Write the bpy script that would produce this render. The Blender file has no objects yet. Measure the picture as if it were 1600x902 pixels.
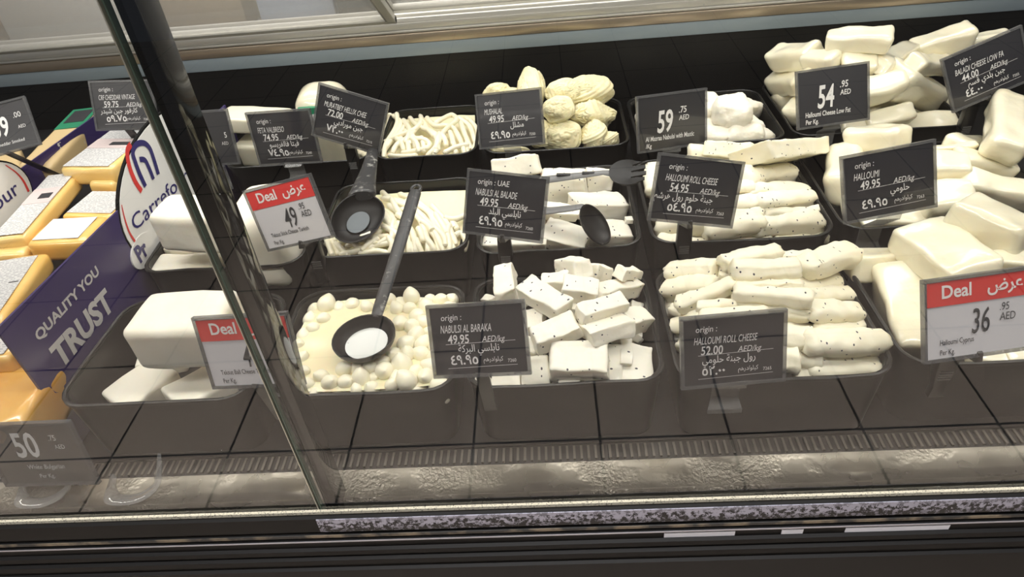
import bpy, bmesh, math, random
from mathutils import Vector, Matrix, Euler, noise

S = bpy.context.scene
C = S.collection
D = bpy.data
PI = math.pi

# ------------------------------------------------------------------ camera, light, exposure
cam_d = D.cameras.new('camera'); cam = D.objects.new('camera', cam_d); C.objects.link(cam); S.camera = cam
yaw, pitch, roll = math.radians(-4.711), math.radians(38.046), math.radians(-5.935)
fw = Vector((math.sin(yaw)*math.cos(pitch), math.cos(yaw)*math.cos(pitch), -math.sin(pitch)))
rt = fw.cross(Vector((0, 0, 1))).normalized(); up = rt.cross(fw)
cr, sr = math.cos(roll), math.sin(roll)
rt, up = cr*rt + sr*up, -sr*rt + cr*up
cam.matrix_world = Matrix(((rt.x, up.x, -fw.x, 0), (rt.y, up.y, -fw.y, 0), (rt.z, up.z, -fw.z, 1.65), (0, 0, 0, 1)))
cam_d.sensor_width = 36.0; cam_d.lens = 1075.28/1600*36.0; cam_d.clip_start = .02; cam_d.clip_end = 60

S.view_settings.view_transform = 'Standard'; S.view_settings.look = 'None'
S.view_settings.gamma = 1.0; S.view_settings.exposure = 0.0; S.view_settings.use_curve_mapping = False
S.cycles.use_denoising = True
S.cycles.max_bounces = 10; S.cycles.transparent_max_bounces = 24
S.cycles.caustics_reflective = False; S.cycles.caustics_refractive = False
S.cycles.sample_clamp_indirect = 4.0

w = D.worlds.new('world'); S.world = w; w.use_nodes = True
w.node_tree.nodes['Background'].inputs[0].default_value = (.80, .86, 1, 1)
w.node_tree.nodes['Background'].inputs[1].default_value = .12

def area(name, loc, target, sx, sy, power, col):
    l = D.lights.new(name, 'AREA'); l.shape = 'RECTANGLE'; l.size = sx; l.size_y = sy; l.energy = power; l.color = col
    o = D.objects.new(name, l); C.objects.link(o); o.location = loc
    o.rotation_euler = (Vector(target) - Vector(loc)).to_track_quat('-Z', 'Y').to_euler()
    return o
# the case's own two strips under the canopy, and the shop's ceiling panels
area('case_strip_light', (-.1, .78, 1.60), (-.1, .95, .93), 3.0, .035, 12.0, (1, .965, .90))
area('case_strip_light', (-.1, 1.22, 1.60), (-.1, 1.5, .93), 3.0, .035, 18.5, (1, .965, .90))
area('shop_ceiling_light', (-.3, -.30, 3.0), (-.3, -.26, 0), 4.0, .5, 41, (1, .98, .97)).data.spread = math.radians(66)
area('shop_ceiling_light', (-.3, 2.2, 3.0), (-.3, 2.5, 0), 4.0, 1.0, 170, (1, .98, .94))

# ------------------------------------------------------------------ materials
def mat(name, col, rough=.5, metal=0, **kw):
    m = D.materials.new(name); m.use_nodes = True
    b = m.node_tree.nodes['Principled BSDF']
    b.inputs['Base Color'].default_value = (*col, 1); b.inputs['Roughness'].default_value = rough; b.inputs['Metallic'].default_value = metal
    for k, v in kw.items(): b.inputs[k.replace('_', ' ')].default_value = v
    return m
def nd(m, t, **kw):
    n = m.node_tree.nodes.new(t)
    for k, v in kw.items(): setattr(n, k, v)
    return n
def lk(m, a, b): m.node_tree.links.new(a, b)
def bsdf(m): return m.node_tree.nodes['Principled BSDF']
def objco(m): return nd(m, 'ShaderNodeTexCoord').outputs['Object']
def math_(m, op, a, b=None, c=None):
    n = nd(m, 'ShaderNodeMath', operation=op)
    for i, v in enumerate((a, b, c)):
        if v is None: continue
        if isinstance(v, (int, float)): n.inputs[i].default_value = v
        else: lk(m, v, n.inputs[i])
    return n.outputs[0]
def noise_(m, scale, detail=3, co=None, rough=.5):
    n = nd(m, 'ShaderNodeTexNoise'); n.inputs['Scale'].default_value = scale; n.inputs['Detail'].default_value = detail; n.inputs['Roughness'].default_value = rough
    lk(m, co if co is not None else objco(m), n.inputs['Vector']); return n.outputs['Fac']
def mixc(m, fac, a, b):
    n = nd(m, 'ShaderNodeMix', data_type='RGBA')
    if isinstance(fac, (int, float)): n.inputs[0].default_value = fac
    else: lk(m, fac, n.inputs[0])
    for i, v in ((6, a), (7, b)):
        if isinstance(v, tuple): n.inputs[i].default_value = (*v, 1)
        else: lk(m, v, n.inputs[i])
    return n.outputs[2]
def ramp(m, fac, lo, hi):
    n = nd(m, 'ShaderNodeMapRange'); n.inputs[1].default_value = lo; n.inputs[2].default_value = hi; lk(m, fac, n.inputs[0]); return n.outputs[0]
def bump(m, h, strength=.3, dist=.002):
    n = nd(m, 'ShaderNodeBump'); n.inputs['Strength'].default_value = strength; n.inputs['Distance'].default_value = dist
    lk(m, h, n.inputs['Height']); lk(m, n.outputs[0], bsdf(m).inputs['Normal'])

def cheese(name, col, col2, rough=.55, specks=False, coat=0, nscale=60, bstr=.25, sss=.15):
    m = mat(name, col, rough)
    b = bsdf(m); co = objco(m)
    base = mixc(m, ramp(m, noise_(m, nscale*.35, 3, co), .35, .7), col, col2)
    if specks:
        v = nd(m, 'ShaderNodeTexVoronoi'); v.inputs['Scale'].default_value = 115
        mp = nd(m, 'ShaderNodeMapping'); mp.inputs['Scale'].default_value = (1, .62, 1); mp.inputs['Rotation'].default_value = (.4, .3, .5)
        lk(m, co, mp.inputs[0]); lk(m, mp.outputs[0], v.inputs['Vector'])
        sep = nd(m, 'ShaderNodeSeparateColor'); lk(m, v.outputs['Color'], sep.inputs[0])
        pick = math_(m, 'GREATER_THAN', sep.outputs[0], .52)
        near = math_(m, 'LESS_THAN', v.outputs['Distance'], .16)
        base = mixc(m, math_(m, 'MULTIPLY', pick, near), base, (.03, .03, .05))
    lk(m, base, b.inputs['Base Color'])
    b.inputs['Subsurface Weight'].default_value = sss; b.inputs['Subsurface Radius'].default_value = (1, .72, .4); b.inputs['Subsurface Scale'].default_value = .012
    b.inputs['Coat Weight'].default_value = coat; b.inputs['Coat Roughness'].default_value = .12
    bump(m, noise_(m, nscale, 4, co), bstr, .004)
    return m
M = {}
M['white'] = cheese('fresh_white_cheese', (.91, .865, .74), (.88, .82, .68))
M['seeded'] = cheese('seeded_white_cheese', (.91, .87, .755), (.88, .83, .69), specks=True)
M['rolls'] = cheese('seeded_roll_cheese', (.90, .85, .68), (.86, .79, .59), specks=True)
M['cream'] = cheese('cream_cheese', (.90, .85, .69), (.88, .82, .64), coat=.5, rough=.4)
M['wrapped'] = cheese('wrapped_halloumi', (.91, .86, .67), (.87, .79, .58), coat=1, rough=.3, nscale=45, bstr=.35)
M['lumps'] = cheese('soft_lump_cheese', (.91, .87, .76), (.88, .82, .68), nscale=90, bstr=.5)
M['skein'] = cheese('skein_cheese', (.90, .83, .54), (.86, .77, .46), nscale=120)
M['ball'] = cheese('ball_cheese', (.92, .87, .69), (.90, .84, .64), rough=.35, coat=.4, bstr=.08)
M['string'] = cheese('string_cheese', (.91, .85, .66), (.88, .81, .60), rough=.4, coat=.4, bstr=.1)
M['whey'] = mat('whey', (.86, .80, .55), .12, Subsurface_Weight=.3, Subsurface_Scale=.01)
M['milk'] = mat('milk', (.84, .75, .50), .15, Subsurface_Weight=.3, Subsurface_Scale=.01)
M['spoonmilk'] = mat('spoon_milk', (.54, .55, .52), .12)
M['spoonsheen'] = mat('spoon_sheen', (.09, .11, .125), .3)  # dim bluish reflection in a spoon bowl, put into the colour
M['yellow'] = cheese('cheddar', (.86, .54, .15), (.82, .48, .11), coat=1, rough=.35, nscale=30)
M['pale_yellow'] = cheese('pale_cheddar', (.88, .64, .25), (.84, .57, .19), coat=1, rough=.35, nscale=30)
M['orange'] = cheese('orange_cheese', (.75, .36, .06), (.80, .48, .12), coat=1, rough=.3, nscale=25)
M['tan'] = mat('kraft_wrap', (.62, .46, .24), .5)

def black_plastic(name, col, rough, smear=0.0):
    m = mat(name, col, rough)
    if smear:
        f = ramp(m, noise_(m, 55, 6, rough=.7), .56, .70)
        lk(m, mixc(m, math_(m, 'MULTIPLY', f, smear), col, (.38, .37, .34)), bsdf(m).inputs['Base Color'])
    return m
M['tray'] = black_plastic('black_tray_plastic', (.007, .007, .007), .32); bsdf(M['tray']).inputs['Specular IOR Level'].default_value = .3
M['utensil'] = black_plastic('black_nylon', (.007, .007, .0075), .4); bsdf(M['utensil']).inputs['Specular IOR Level'].default_value = .25
M['smeared'] = black_plastic('smeared_black_nylon', (.03, .03, .032), .4, .8)
M['grey_handle'] = mat('grey_handle', (.15, .15, .15), .4)
M['clip'] = black_plastic('black_clip_plastic', (.012, .012, .012), .3)
M['deck'] = black_plastic('black_deck', (.011, .011, .011), .42); bsdf(M['deck']).inputs['Specular IOR Level'].default_value = .3
M['post'] = mat('gloss_black', (.006, .006, .006), .06)
M['rubber'] = mat('black_rubber', (.003, .003, .003), .7, Specular_IOR_Level=.1)
M['navy'] = mat('navy_print', (.045, .03, .12), .3)
M['print_grey'] = mat('light_grey_print', (.60, .58, .57), .4)
M['board_white'] = mat('white_print', (.88, .87, .85), .35)
M['logo_navy'] = mat('logo_navy', (.035, .03, .16), .35)
M['red'] = mat('red_print', (.72, .055, .05), .35)
M['slate'] = mat('slate_card', (.016, .0155, .019), .4, Coat_Weight=.6, Coat_Roughness=.06)
M['white_card'] = mat('white_card', (.66, .64, .66), .4, Coat_Weight=.6, Coat_Roughness=.08)
M['chalk'] = mat('chalk_white', (.66, .65, .64), .7)
M['ink'] = mat('dark_ink', (.035, .035, .04), .6)
M['header_white'] = mat('header_white', (.85, .80, .78), .5)
M['blue_grey'] = mat('blue_grey_sill', (.34, .41, .46), .35)
M['alu'] = mat('aluminium', (.66, .64, .59), .38, .45)
M['alu_paint'] = mat('pale_aluminium', (.60, .58, .52), .4, .5)
M['steel'] = mat('brushed_steel', (.46, .38, .29), .32, .6)
M['room_white'] = mat('room_white', (.66, .64, .61), .6)
M['room_grey'] = mat('room_grey', (.30, .30, .32), .5)
M['room_dark'] = mat('room_dark', (.03, .03, .035), .4)
M['room_blue'] = mat('room_blue', (.45, .50, .62), .5)
M['room_tan'] = mat('room_tan', (.34, .27, .19), .5)
M['green'] = mat('green_print', (.02, .22, .11), .4)
M['sticker'] = mat('sticker_white', (.75, .75, .80), .5)

m = mat('wet_sheet_metal', (.30, .275, .23), .3, .85); M['sheet'] = m
n1 = noise_(m, 9, 4); n2 = noise_(m, 210, 2)
lk(m, math_(m, 'ADD', math_(m, 'MULTIPLY', ramp(m, n1, .3, .7), .35), .18), bsdf(m).inputs['Roughness'])
bump(m, math_(m, 'MULTIPLY', n2, ramp(m, n1, .45, .6)), .9, .003)
M['rib'] = mat('grille_rib_plastic', (.13, .115, .095), .4)
m = mat('grille_plastic', (.03, .028, .026), .35); M['grille'] = m
m = mat('worn_rail', (.005, .0045, .0045), .5, Specular_IOR_Level=.2); M['rail'] = m
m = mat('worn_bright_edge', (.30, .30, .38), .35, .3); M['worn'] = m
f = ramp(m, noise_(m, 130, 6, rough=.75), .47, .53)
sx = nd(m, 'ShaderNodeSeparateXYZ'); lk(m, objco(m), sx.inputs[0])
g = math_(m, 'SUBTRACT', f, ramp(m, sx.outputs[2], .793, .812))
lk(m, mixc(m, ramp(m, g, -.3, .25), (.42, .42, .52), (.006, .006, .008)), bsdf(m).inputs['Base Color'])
m = mat('frosty_seal', (.55, .52, .42), .7); M['frost'] = m
lk(m, mixc(m, ramp(m, noise_(m, 420, 3), .30, .48), (.18, .16, .12), (.78, .73, .58)), bsdf(m).inputs['Base Color'])
m = mat('tan_stripe', (.20, .15, .095), .5); M['tanstripe'] = m
lk(m, mixc(m, ramp(m, noise_(m, 25, 4), .45, .6), (.02, .018, .016), (.22, .17, .11)), bsdf(m).inputs['Base Color'])
m = mat('silver_line', (.5, .5, .56), .3, .7); M['silver'] = m
m = mat('brown_floor_tile', (.42, .36, .31), .35); M['floor'] = m
sx = nd(m, 'ShaderNodeSeparateXYZ'); lk(m, objco(m), sx.inputs[0])
jx = math_(m, 'ABSOLUTE', math_(m, 'SUBTRACT', math_(m, 'FRACT', math_(m, 'DIVIDE', math_(m, 'ADD', sx.outputs[0], 10*.383+.277+.1915), .383)), .5))
jy = math_(m, 'ABSOLUTE', math_(m, 'SUBTRACT', math_(m, 'FRACT', math_(m, 'DIVIDE', math_(m, 'ADD', sx.outputs[1], 20*.415+.207+.2075), .415)), .5))
j = math_(m, 'MAXIMUM', math_(m, 'LESS_THAN', jx, .010), math_(m, 'LESS_THAN', jy, .009))
lk(m, mixc(m, j, (.46, .385, .32), (.02, .02, .02)), bsdf(m).inputs['Base Color'])

def printed(name, paper, ink, scale, thr=.5):          # small unreadable print as lines of grey
    m = mat(name, paper, .45, Coat_Weight=.5, Coat_Roughness=.1)
    co = objco(m); sx = nd(m, 'ShaderNodeSeparateXYZ'); lk(m, co, sx.inputs[0])
    row = math_(m, 'LESS_THAN', math_(m, 'FRACT', math_(m, 'MULTIPLY', sx.outputs[1], scale)), .42)
    mp = nd(m, 'ShaderNodeMapping'); mp.inputs['Scale'].default_value = (scale*1.2, scale*.9, 1); lk(m, co, mp.inputs[0])
    n = nd(m, 'ShaderNodeTexNoise'); n.inputs['Scale'].default_value = 1.0; n.inputs['Detail'].default_value = 2; lk(m, mp.outputs[0], n.inputs['Vector'])
    lk(m, mixc(m, math_(m, 'MULTIPLY', row, ramp(m, n.outputs['Fac'], thr-.06, thr+.06)), paper, ink), bsdf(m).inputs['Base Color'])
    return m
M['label'] = printed('printed_label', (.66, .65, .64), (.30, .30, .32), 190, .47)
M['label_pink'] = mat('pink_label_band', (.60, .50, .49), .45)
M['label_blue'] = mat('pale_blue_label', (.62, .68, .76), .4)

def glass(name, tint, k=2.0, ior=1.5, rough=0.0, haze=None, spots=False):
    m = D.materials.new(name); m.use_nodes = True; nt = m.node_tree; nt.nodes.clear()
    o = nd(m, 'ShaderNodeOutputMaterial'); t = nd(m, 'ShaderNodeBsdfTransparent'); g = nd(m, 'ShaderNodeBsdfGlossy'); x = nd(m, 'ShaderNodeMixShader')
    t.inputs[0].default_value = (*tint, 1); g.inputs['Roughness'].default_value = rough
    fr = nd(m, 'ShaderNodeFresnel'); fr.inputs[0].default_value = ior; ge = nd(m, 'ShaderNodeNewGeometry')
    front = math_(m, 'SUBTRACT', 1.0, ge.outputs['Backfacing'])
    fac = math_(m, 'MULTIPLY', math_(m, 'MINIMUM', math_(m, 'MULTIPLY', fr.outputs[0], k), 1.0), front)
    lk(m, fac, x.inputs[0]); lk(m, t.outputs[0], x.inputs[1]); lk(m, g.outputs[0], x.inputs[2])
    res = x.outputs[0]
    if spots:
        v = nd(m, 'ShaderNodeTexVoronoi'); v.inputs['Scale'].default_value = 38; lk(m, objco(m), v.inputs['Vector'])
        sep = nd(m, 'ShaderNodeSeparateColor'); lk(m, v.outputs['Color'], sep.inputs[0])
        pick = math_(m, 'GREATER_THAN', sep.outputs[0], .80)
        near = math_(m, 'LESS_THAN', v.outputs['Distance'], math_(m, 'MULTIPLY', sep.outputs[1], .045))
        d = nd(m, 'ShaderNodeBsdfDiffuse'); d.inputs[0].default_value = (.8, .8, .78, 1); x3 = nd(m, 'ShaderNodeMixShader')
        lk(m, math_(m, 'MULTIPLY', math_(m, 'MULTIPLY', pick, near), math_(m, 'MULTIPLY', front, .6)), x3.inputs[0]); lk(m, res, x3.inputs[1]); lk(m, d.outputs[0], x3.inputs[2]); res = x3.outputs[0]
    if haze:
        d = nd(m, 'ShaderNodeBsdfDiffuse'); d.inputs[0].default_value = (*haze[0], 1); x2 = nd(m, 'ShaderNodeMixShader'); x2.inputs[0].default_value = haze[1]
        lk(m, res, x2.inputs[1]); lk(m, d.outputs[0], x2.inputs[2]); res = x2.outputs[0]
    lk(m, res, o.inputs[0]); return m
M['glass'] = glass('clear_case_glass', (.985, .99, .985), spots=True)
M['door_glass'] = glass('hazy_door_glass', (.93, .93, .93), haze=((.75, .73, .70), .22))
M['acrylic'] = glass('clear_acrylic', (.86, .86, .86), k=2, rough=.08, haze=((.55, .55, .54), .16))
M['frame_acrylic'] = glass('cloudy_acrylic', (.72, .72, .72), k=1.2, rough=.15, haze=((.16, .16, .165), .45))
M['smoke_acrylic'] = glass('smoky_acrylic', (.40, .39, .38), k=2, rough=.05, haze=((.12, .115, .11), .55))
M['glass_edge'] = mat('green_glass_edge', (.09, .13, .10), .25)
M['lit_edge'] = mat('lit_glass_edge', (.62, .60, .50), .2, .4)  # pale gold paints the highlight along the left pane's lit edge

# ------------------------------------------------------------------ helpers
def link(name, me, m=None, parent=None, loc=None, rot=None):
    if m is not None and not me.materials: me.materials.append(m)
    o = D.objects.new(name, me); C.objects.link(o)
    if parent is not None: o.parent = parent
    if loc is not None: o.location = loc
    if rot is not None: o.rotation_euler = rot
    return o
def tag(o, label, cat, group=None):
    o['label'] = label; o['category'] = cat
    if group: o['group'] = group
    return o
def thing(name, label, cat, loc=(0, 0, 0), rot=(0, 0, 0), group=None):
    o = D.objects.new(name, None); C.objects.link(o); o.location = loc; o.rotation_euler = rot; o.empty_display_size = .05
    return tag(o, label, cat, group)
def me_from(name, vs, fs, smooth=False):
    me = D.meshes.new(name); me.from_pydata([tuple(v) for v in vs], [], fs); me.update()
    if smooth: me.polygons.foreach_set('use_smooth', [True]*len(me.polygons))
    return me
class MB:
    def __init__(self): self.v = []; self.f = []
    def add(self, vs, fs):
        b = len(self.v); self.v += [tuple(v) for v in vs]; self.f += [tuple(b+i for i in f) for f in fs]; return self
    def box(self, lo, hi):
        x0, y0, z0 = lo; x1, y1, z1 = hi
        return self.add([(x0,y0,z0),(x1,y0,z0),(x1,y1,z0),(x0,y1,z0),(x0,y0,z1),(x1,y0,z1),(x1,y1,z1),(x0,y1,z1)],
                        [(0,3,2,1),(4,5,6,7),(0,1,5,4),(1,2,6,5),(2,3,7,6),(3,0,4,7)])
    def tube(self, pts, rad, n=8, flat=1.0, upv=(0, 0, 1)):
        pts = [Vector(p) for p in pts]; rs = rad if isinstance(rad, (list, tuple)) else [rad]*len(pts)
        vs = []; fs = []; u0 = Vector(upv)
        for i, p in enumerate(pts):
            t = (pts[min(i+1, len(pts)-1)] - pts[max(i-1, 0)]).normalized()
            s = t.cross(u0)
            if s.length < 1e-4: s = t.cross(Vector((1, 0, 0)))
            s.normalize(); v = s.cross(t)
            for k in range(n):
                a = 2*PI*k/n; vs.append(p + s*math.cos(a)*rs[i] + v*math.sin(a)*rs[i]*flat)
        for i in range(len(pts)-1):
            for k in range(n): fs.append((i*n+k, i*n+(k+1) % n, (i+1)*n+(k+1) % n, (i+1)*n+k))
        fs.append(tuple(range(n-1, -1, -1))); fs.append(tuple((len(pts)-1)*n+k for k in range(n)))
        return self.add(vs, fs)
    def loft(self, rings, cap0=True, cap1=True):
        n = len(rings[0]); vs = [p for r in rings for p in r]; fs = []
        for i in range(len(rings)-1):
            for k in range(n): fs.append((i*n+k, i*n+(k+1) % n, (i+1)*n+(k+1) % n, (i+1)*n+k))
        if cap0: fs.append(tuple(range(n-1, -1, -1)))
        if cap1: fs.append(tuple((len(rings)-1)*n+k for k in range(n)))
        return self.add(vs, fs)
    def build(self, name, m, parent=None, smooth=False, loc=None, rot=None, bevel=0, seg=2):
        me = me_from(name, self.v, self.f)
        if bevel or smooth:
            bm = bmesh.new(); bm.from_mesh(me)
            if bevel:
                es = [e for e in bm.edges if len(e.link_faces) == 2 and e.calc_face_angle(0) > .5]
                bmesh.ops.bevel(bm, geom=es, offset=bevel, segments=seg, affect='EDGES', profile=.5)
            bmesh.ops.recalc_face_normals(bm, faces=bm.faces)
            if smooth or bevel:
                for f in bm.faces: f.smooth = True
                for e in bm.edges:
                    if len(e.link_faces) == 2 and e.calc_face_angle(0) > .7: e.smooth = False
            bm.to_mesh(me); bm.free()
        return link(name, me, m, parent, loc, rot)
def spline(pts, n=6):
    P = [Vector(p) for p in pts]; out = []
    for i in range(len(P)-1):
        p0, p1, p2, p3 = P[max(i-1, 0)], P[i], P[i+1], P[min(i+2, len(P)-1)]
        for k in range(n):
            t = k/n
            out.append(.5*((2*p1)+(-p0+p2)*t+(2*p0-5*p1+4*p2-p3)*t*t+(-p0+3*p1-3*p2+p3)*t**3))
    return out+[P[-1]]
def rrect(hx, hy, r, z, n=5, cx=0, cy=0):
    out = []
    for (sx_, sy_, a0) in ((1, 1, 0), (-1, 1, 90), (-1, -1, 180), (1, -1, 270)):
        for k in range(n+1):
            a = math.radians(a0+90*k/n); out.append((cx+sx_*(hx-r)+r*math.cos(a), cy+sy_*(hy-r)+r*math.sin(a), z))
    return out

_grid = {}
def cube_grid(n):
    if n in _grid: return _grid[n]
    bm = bmesh.new(); bmesh.ops.create_cube(bm, size=2)
    bmesh.ops.subdivide_edges(bm, edges=bm.edges[:], cuts=n, use_grid_fill=True)
    bm.verts.index_update()
    vs = [v.co.copy() for v in bm.verts]; fs = [[v.index for v in f.verts] for f in bm.faces]; bm.free()
    sp = lambda t: math.copysign(abs(t)**.62, t)
    _grid[n] = ([Vector((sp(v.x), sp(v.y), sp(v.z))) for v in vs], fs); return _grid[n]
def rounded_block(dims, r, seed, amp, freq=40, n=9, skew=0, sharp_noise=0):
    vs, fs = cube_grid(n); h = Vector(dims)/2; r = min(r, h.x*.98, h.y*.98, h.z*.98); rng = random.Random(seed)
    off = Vector((rng.uniform(-50, 50), rng.uniform(-50, 50), rng.uniform(-50, 50)))
    tx, ty = rng.uniform(-skew, skew), rng.uniform(-skew, skew); tp = rng.uniform(-skew, skew)
    out = []
    for v in vs:
        p = Vector((v.x*h.x, v.y*h.y, v.z*h.z))
        q = Vector([max(-(hh-r), min(hh-r, c)) for c, hh in zip(p, h)])
        d = p-q
        if d.length > 1e-9: p = q + d.normalized()*r
        p.x *= 1+tp*(p.z/h.z); p.y *= 1+tx*(p.x/h.x); p.z *= 1+ty*(p.x/h.x)
        nz = noise.noise_vector(p*freq+off)*amp
        if sharp_noise: nz += noise.noise_vector(p*freq*3.3+off)*sharp_noise
        out.append(p+nz)
    return me_from('m', out, fs, True)
def roll_mesh(dims, seed, n=20, seg=20):
    # folded cheese roll: flattened tube with a seam groove and rough cut ends
    l, w_, t_ = dims; rng = random.Random(seed); off = Vector((rng.uniform(-40, 40), seed*1.7, 3)); ga = rng.uniform(0, 2*PI); vs = []; fs = []
    bend = rng.uniform(-.05, .05)*l
    for i in range(seg+1):
        u = i/seg; s = 2*u-1; e = 1-.30*max(0, (abs(s)-.93)/.07)**2
        tap = 1+.10*math.sin(u*PI*1.3+seed)
        for k in range(n):
            a = 2*PI*k/n; ca, sa = math.cos(a), math.sin(a)
            pw = .78
            x = math.copysign(abs(ca)**pw, ca)*w_/2*e*tap; z = math.copysign(abs(sa)**pw, sa)*t_/2*e*tap
            g = math.exp(-((a-ga+PI) % (2*PI)-PI)**2/.03)*.28+math.exp(-((a-ga-2.6+PI) % (2*PI)-PI)**2/.03)*.18
            x *= 1-g; z *= 1-g
            p = Vector((s*l/2, x+bend*(1-s*s), z)); p += noise.noise_vector(p*55+off)*.0030 + noise.noise_vector(p*160+off)*.0008
            if i in (0, seg): p.x += noise.noise(p*150+off)*.004
            vs.append(p)
    for i in range(seg):
        for k in range(n): fs.append((i*n+k, i*n+(k+1) % n, (i+1)*n+(k+1) % n, (i+1)*n+k))
    for i in (0, seg):
        b = len(vs); vs.append(sum((vs[i*n+k] for k in range(n)), Vector())/n)
        for k in range(n): fs.append((b, i*n+(k+1) % n, i*n+k) if i == 0 else (b, i*n+k, i*n+(k+1) % n))
    return me_from('m', vs, fs, True)
def skein_mesh(dims, seed, nu=110, nv=56):
    # a hank of cheese strands wound into a ball: grooves follow the strands, one band wraps across
    rng = random.Random(seed); h = Vector(dims)/2; tw = rng.uniform(1.2, 2.4)*rng.choice((-1, 1)); ks = rng.randint(20, 26); vs = []; fs = []
    off = Vector((seed*3.1, 0, 0)); bx = Vector((rng.uniform(-1, 1), rng.uniform(-1, 1), rng.uniform(.2, 1))).normalized()
    for j in range(nv+1):
        th = PI*j/nv
        for i in range(nu):
            ph = 2*PI*i/nu; p = Vector((math.cos(th), math.sin(th)*math.cos(ph), math.sin(th)*math.sin(ph)))
            dd = p.dot(bx); warp = noise.noise(p*1.6+off)*1.3
            st = abs(math.sin((ph+tw*th+warp)*ks/2))
            rr = .84+.16*st**.5+.05*noise.noise(p*3+off)
            band = min(1, 1.3*math.exp(-((dd-.2)/.24)**2))
            ang = math.atan2(p.cross(bx).x, p.cross(bx).y)
            rr = rr*(1-band)+band*(1.02+.13*abs(math.sin(dd*17+ang*1.2))**.6)
            rr += .16*noise.noise(p*1.5+off*2)
            vs.append(Vector((p.x*h.x*rr, p.y*h.y*rr, p.z*h.z*rr)))
    for j in range(nv):
        for i in range(nu): fs.append((j*nu+i, (j+1)*nu+i, (j+1)*nu+(i+1) % nu, j*nu+(i+1) % nu))
    return me_from('m', vs, fs, True)

# text: letters become flat meshes standing on a card
ARF = {'ا':(0xFE8D,2),'ب':(0xFE8F,4),'ة':(0xFE93,2),'ت':(0xFE95,4),'ج':(0xFE9D,4),'ح':(0xFEA1,4),'د':(0xFEA9,2),'ر':(0xFEAD,2),'س':(0xFEB1,4),'ش':(0xFEB5,4),'ض':(0xFEBD,4),'ع':(0xFEC9,4),'ف':(0xFED1,4),'ق':(0xFED5,4),'ك':(0xFED9,4),'ل':(0xFEDD,4),'م':(0xFEE1,4),'ن':(0xFEE5,4),'ه':(0xFEE9,4),'و':(0xFEED,2),'ي':(0xFEF1,4)}
def arabic(s):
    o = ''
    for i, ch in enumerate(s):
        if ch not in ARF: o += ch; continue
        base, nf = ARF[ch]
        pv = i > 0 and s[i-1] in ARF and ARF[s[i-1]][1] == 4
        nx = i+1 < len(s) and s[i+1] in ARF and nf == 4
        o += chr(base+((3 if nx else 1) if pv else (2 if nx else 0)))
    return o[::-1]
_tc = {}
def text_geo(s, bold=0.0, shear=0.0):
    key = (s, bold, shear)
    if key in _tc: return _tc[key]
    c = D.curves.new('t', 'FONT'); c.body = s; c.offset = bold; c.shear = shear; c.resolution_u = 3; c.fill_mode = 'FRONT'
    o = D.objects.new('t', c); C.objects.link(o)
    me = D.meshes.new_from_object(o.evaluated_get(bpy.context.evaluated_depsgraph_get()))
    vs = [v.co.copy() for v in me.vertices]; fs = [tuple(p.vertices) for p in me.polygons]
    D.objects.remove(o); D.curves.remove(c); D.meshes.remove(me)
    _tc[key] = (vs, fs); return _tc[key]
def put_text(mb, s, x, z, size, y=-.0022, xs=.8, bold=0.0, shear=0.0, right=False, fit=None, rot=0.0, jit=0.0):
    vs, fs = text_geo(s, bold, shear)
    if not vs: return
    x0 = min(v.x for v in vs); x1 = max(v.x for v in vs)
    if fit: xs = fit/((x1-x0)*size)
    c, sn = math.cos(rot), math.sin(rot)
    out = []
    for v in vs:
        a = ((v.x-(x1 if right else x0))*xs)*size; b = v.y*size + jit*size*noise.noise(Vector((v.x*1.3, 0, len(s))))
        out.append((x+a*c-b*sn, y, z+a*sn+b*c))
    mb.add(out, fs)
def ribbon(mb, pts, wd, y=-.0022, steps=6):
    P = spline([(p[0], 0, p[1]) for p in pts], steps); vs = []; fs = []
    for i, p in enumerate(P):
        t = (P[min(i+1, len(P)-1)]-P[max(i-1, 0)]).normalized(); nn = Vector((-t.z, 0, t.x))
        wv = wd[0]+(wd[1]-wd[0])*i/(len(P)-1) if isinstance(wd, tuple) else wd
        vs += [(p.x+nn.x*wv/2, y, p.z+nn.z*wv/2), (p.x-nn.x*wv/2, y, p.z-nn.z*wv/2)]
    for i in range(len(P)-1): fs.append((2*i, 2*i+1, 2*i+3, 2*i+2))
    mb.add(vs, fs)

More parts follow.
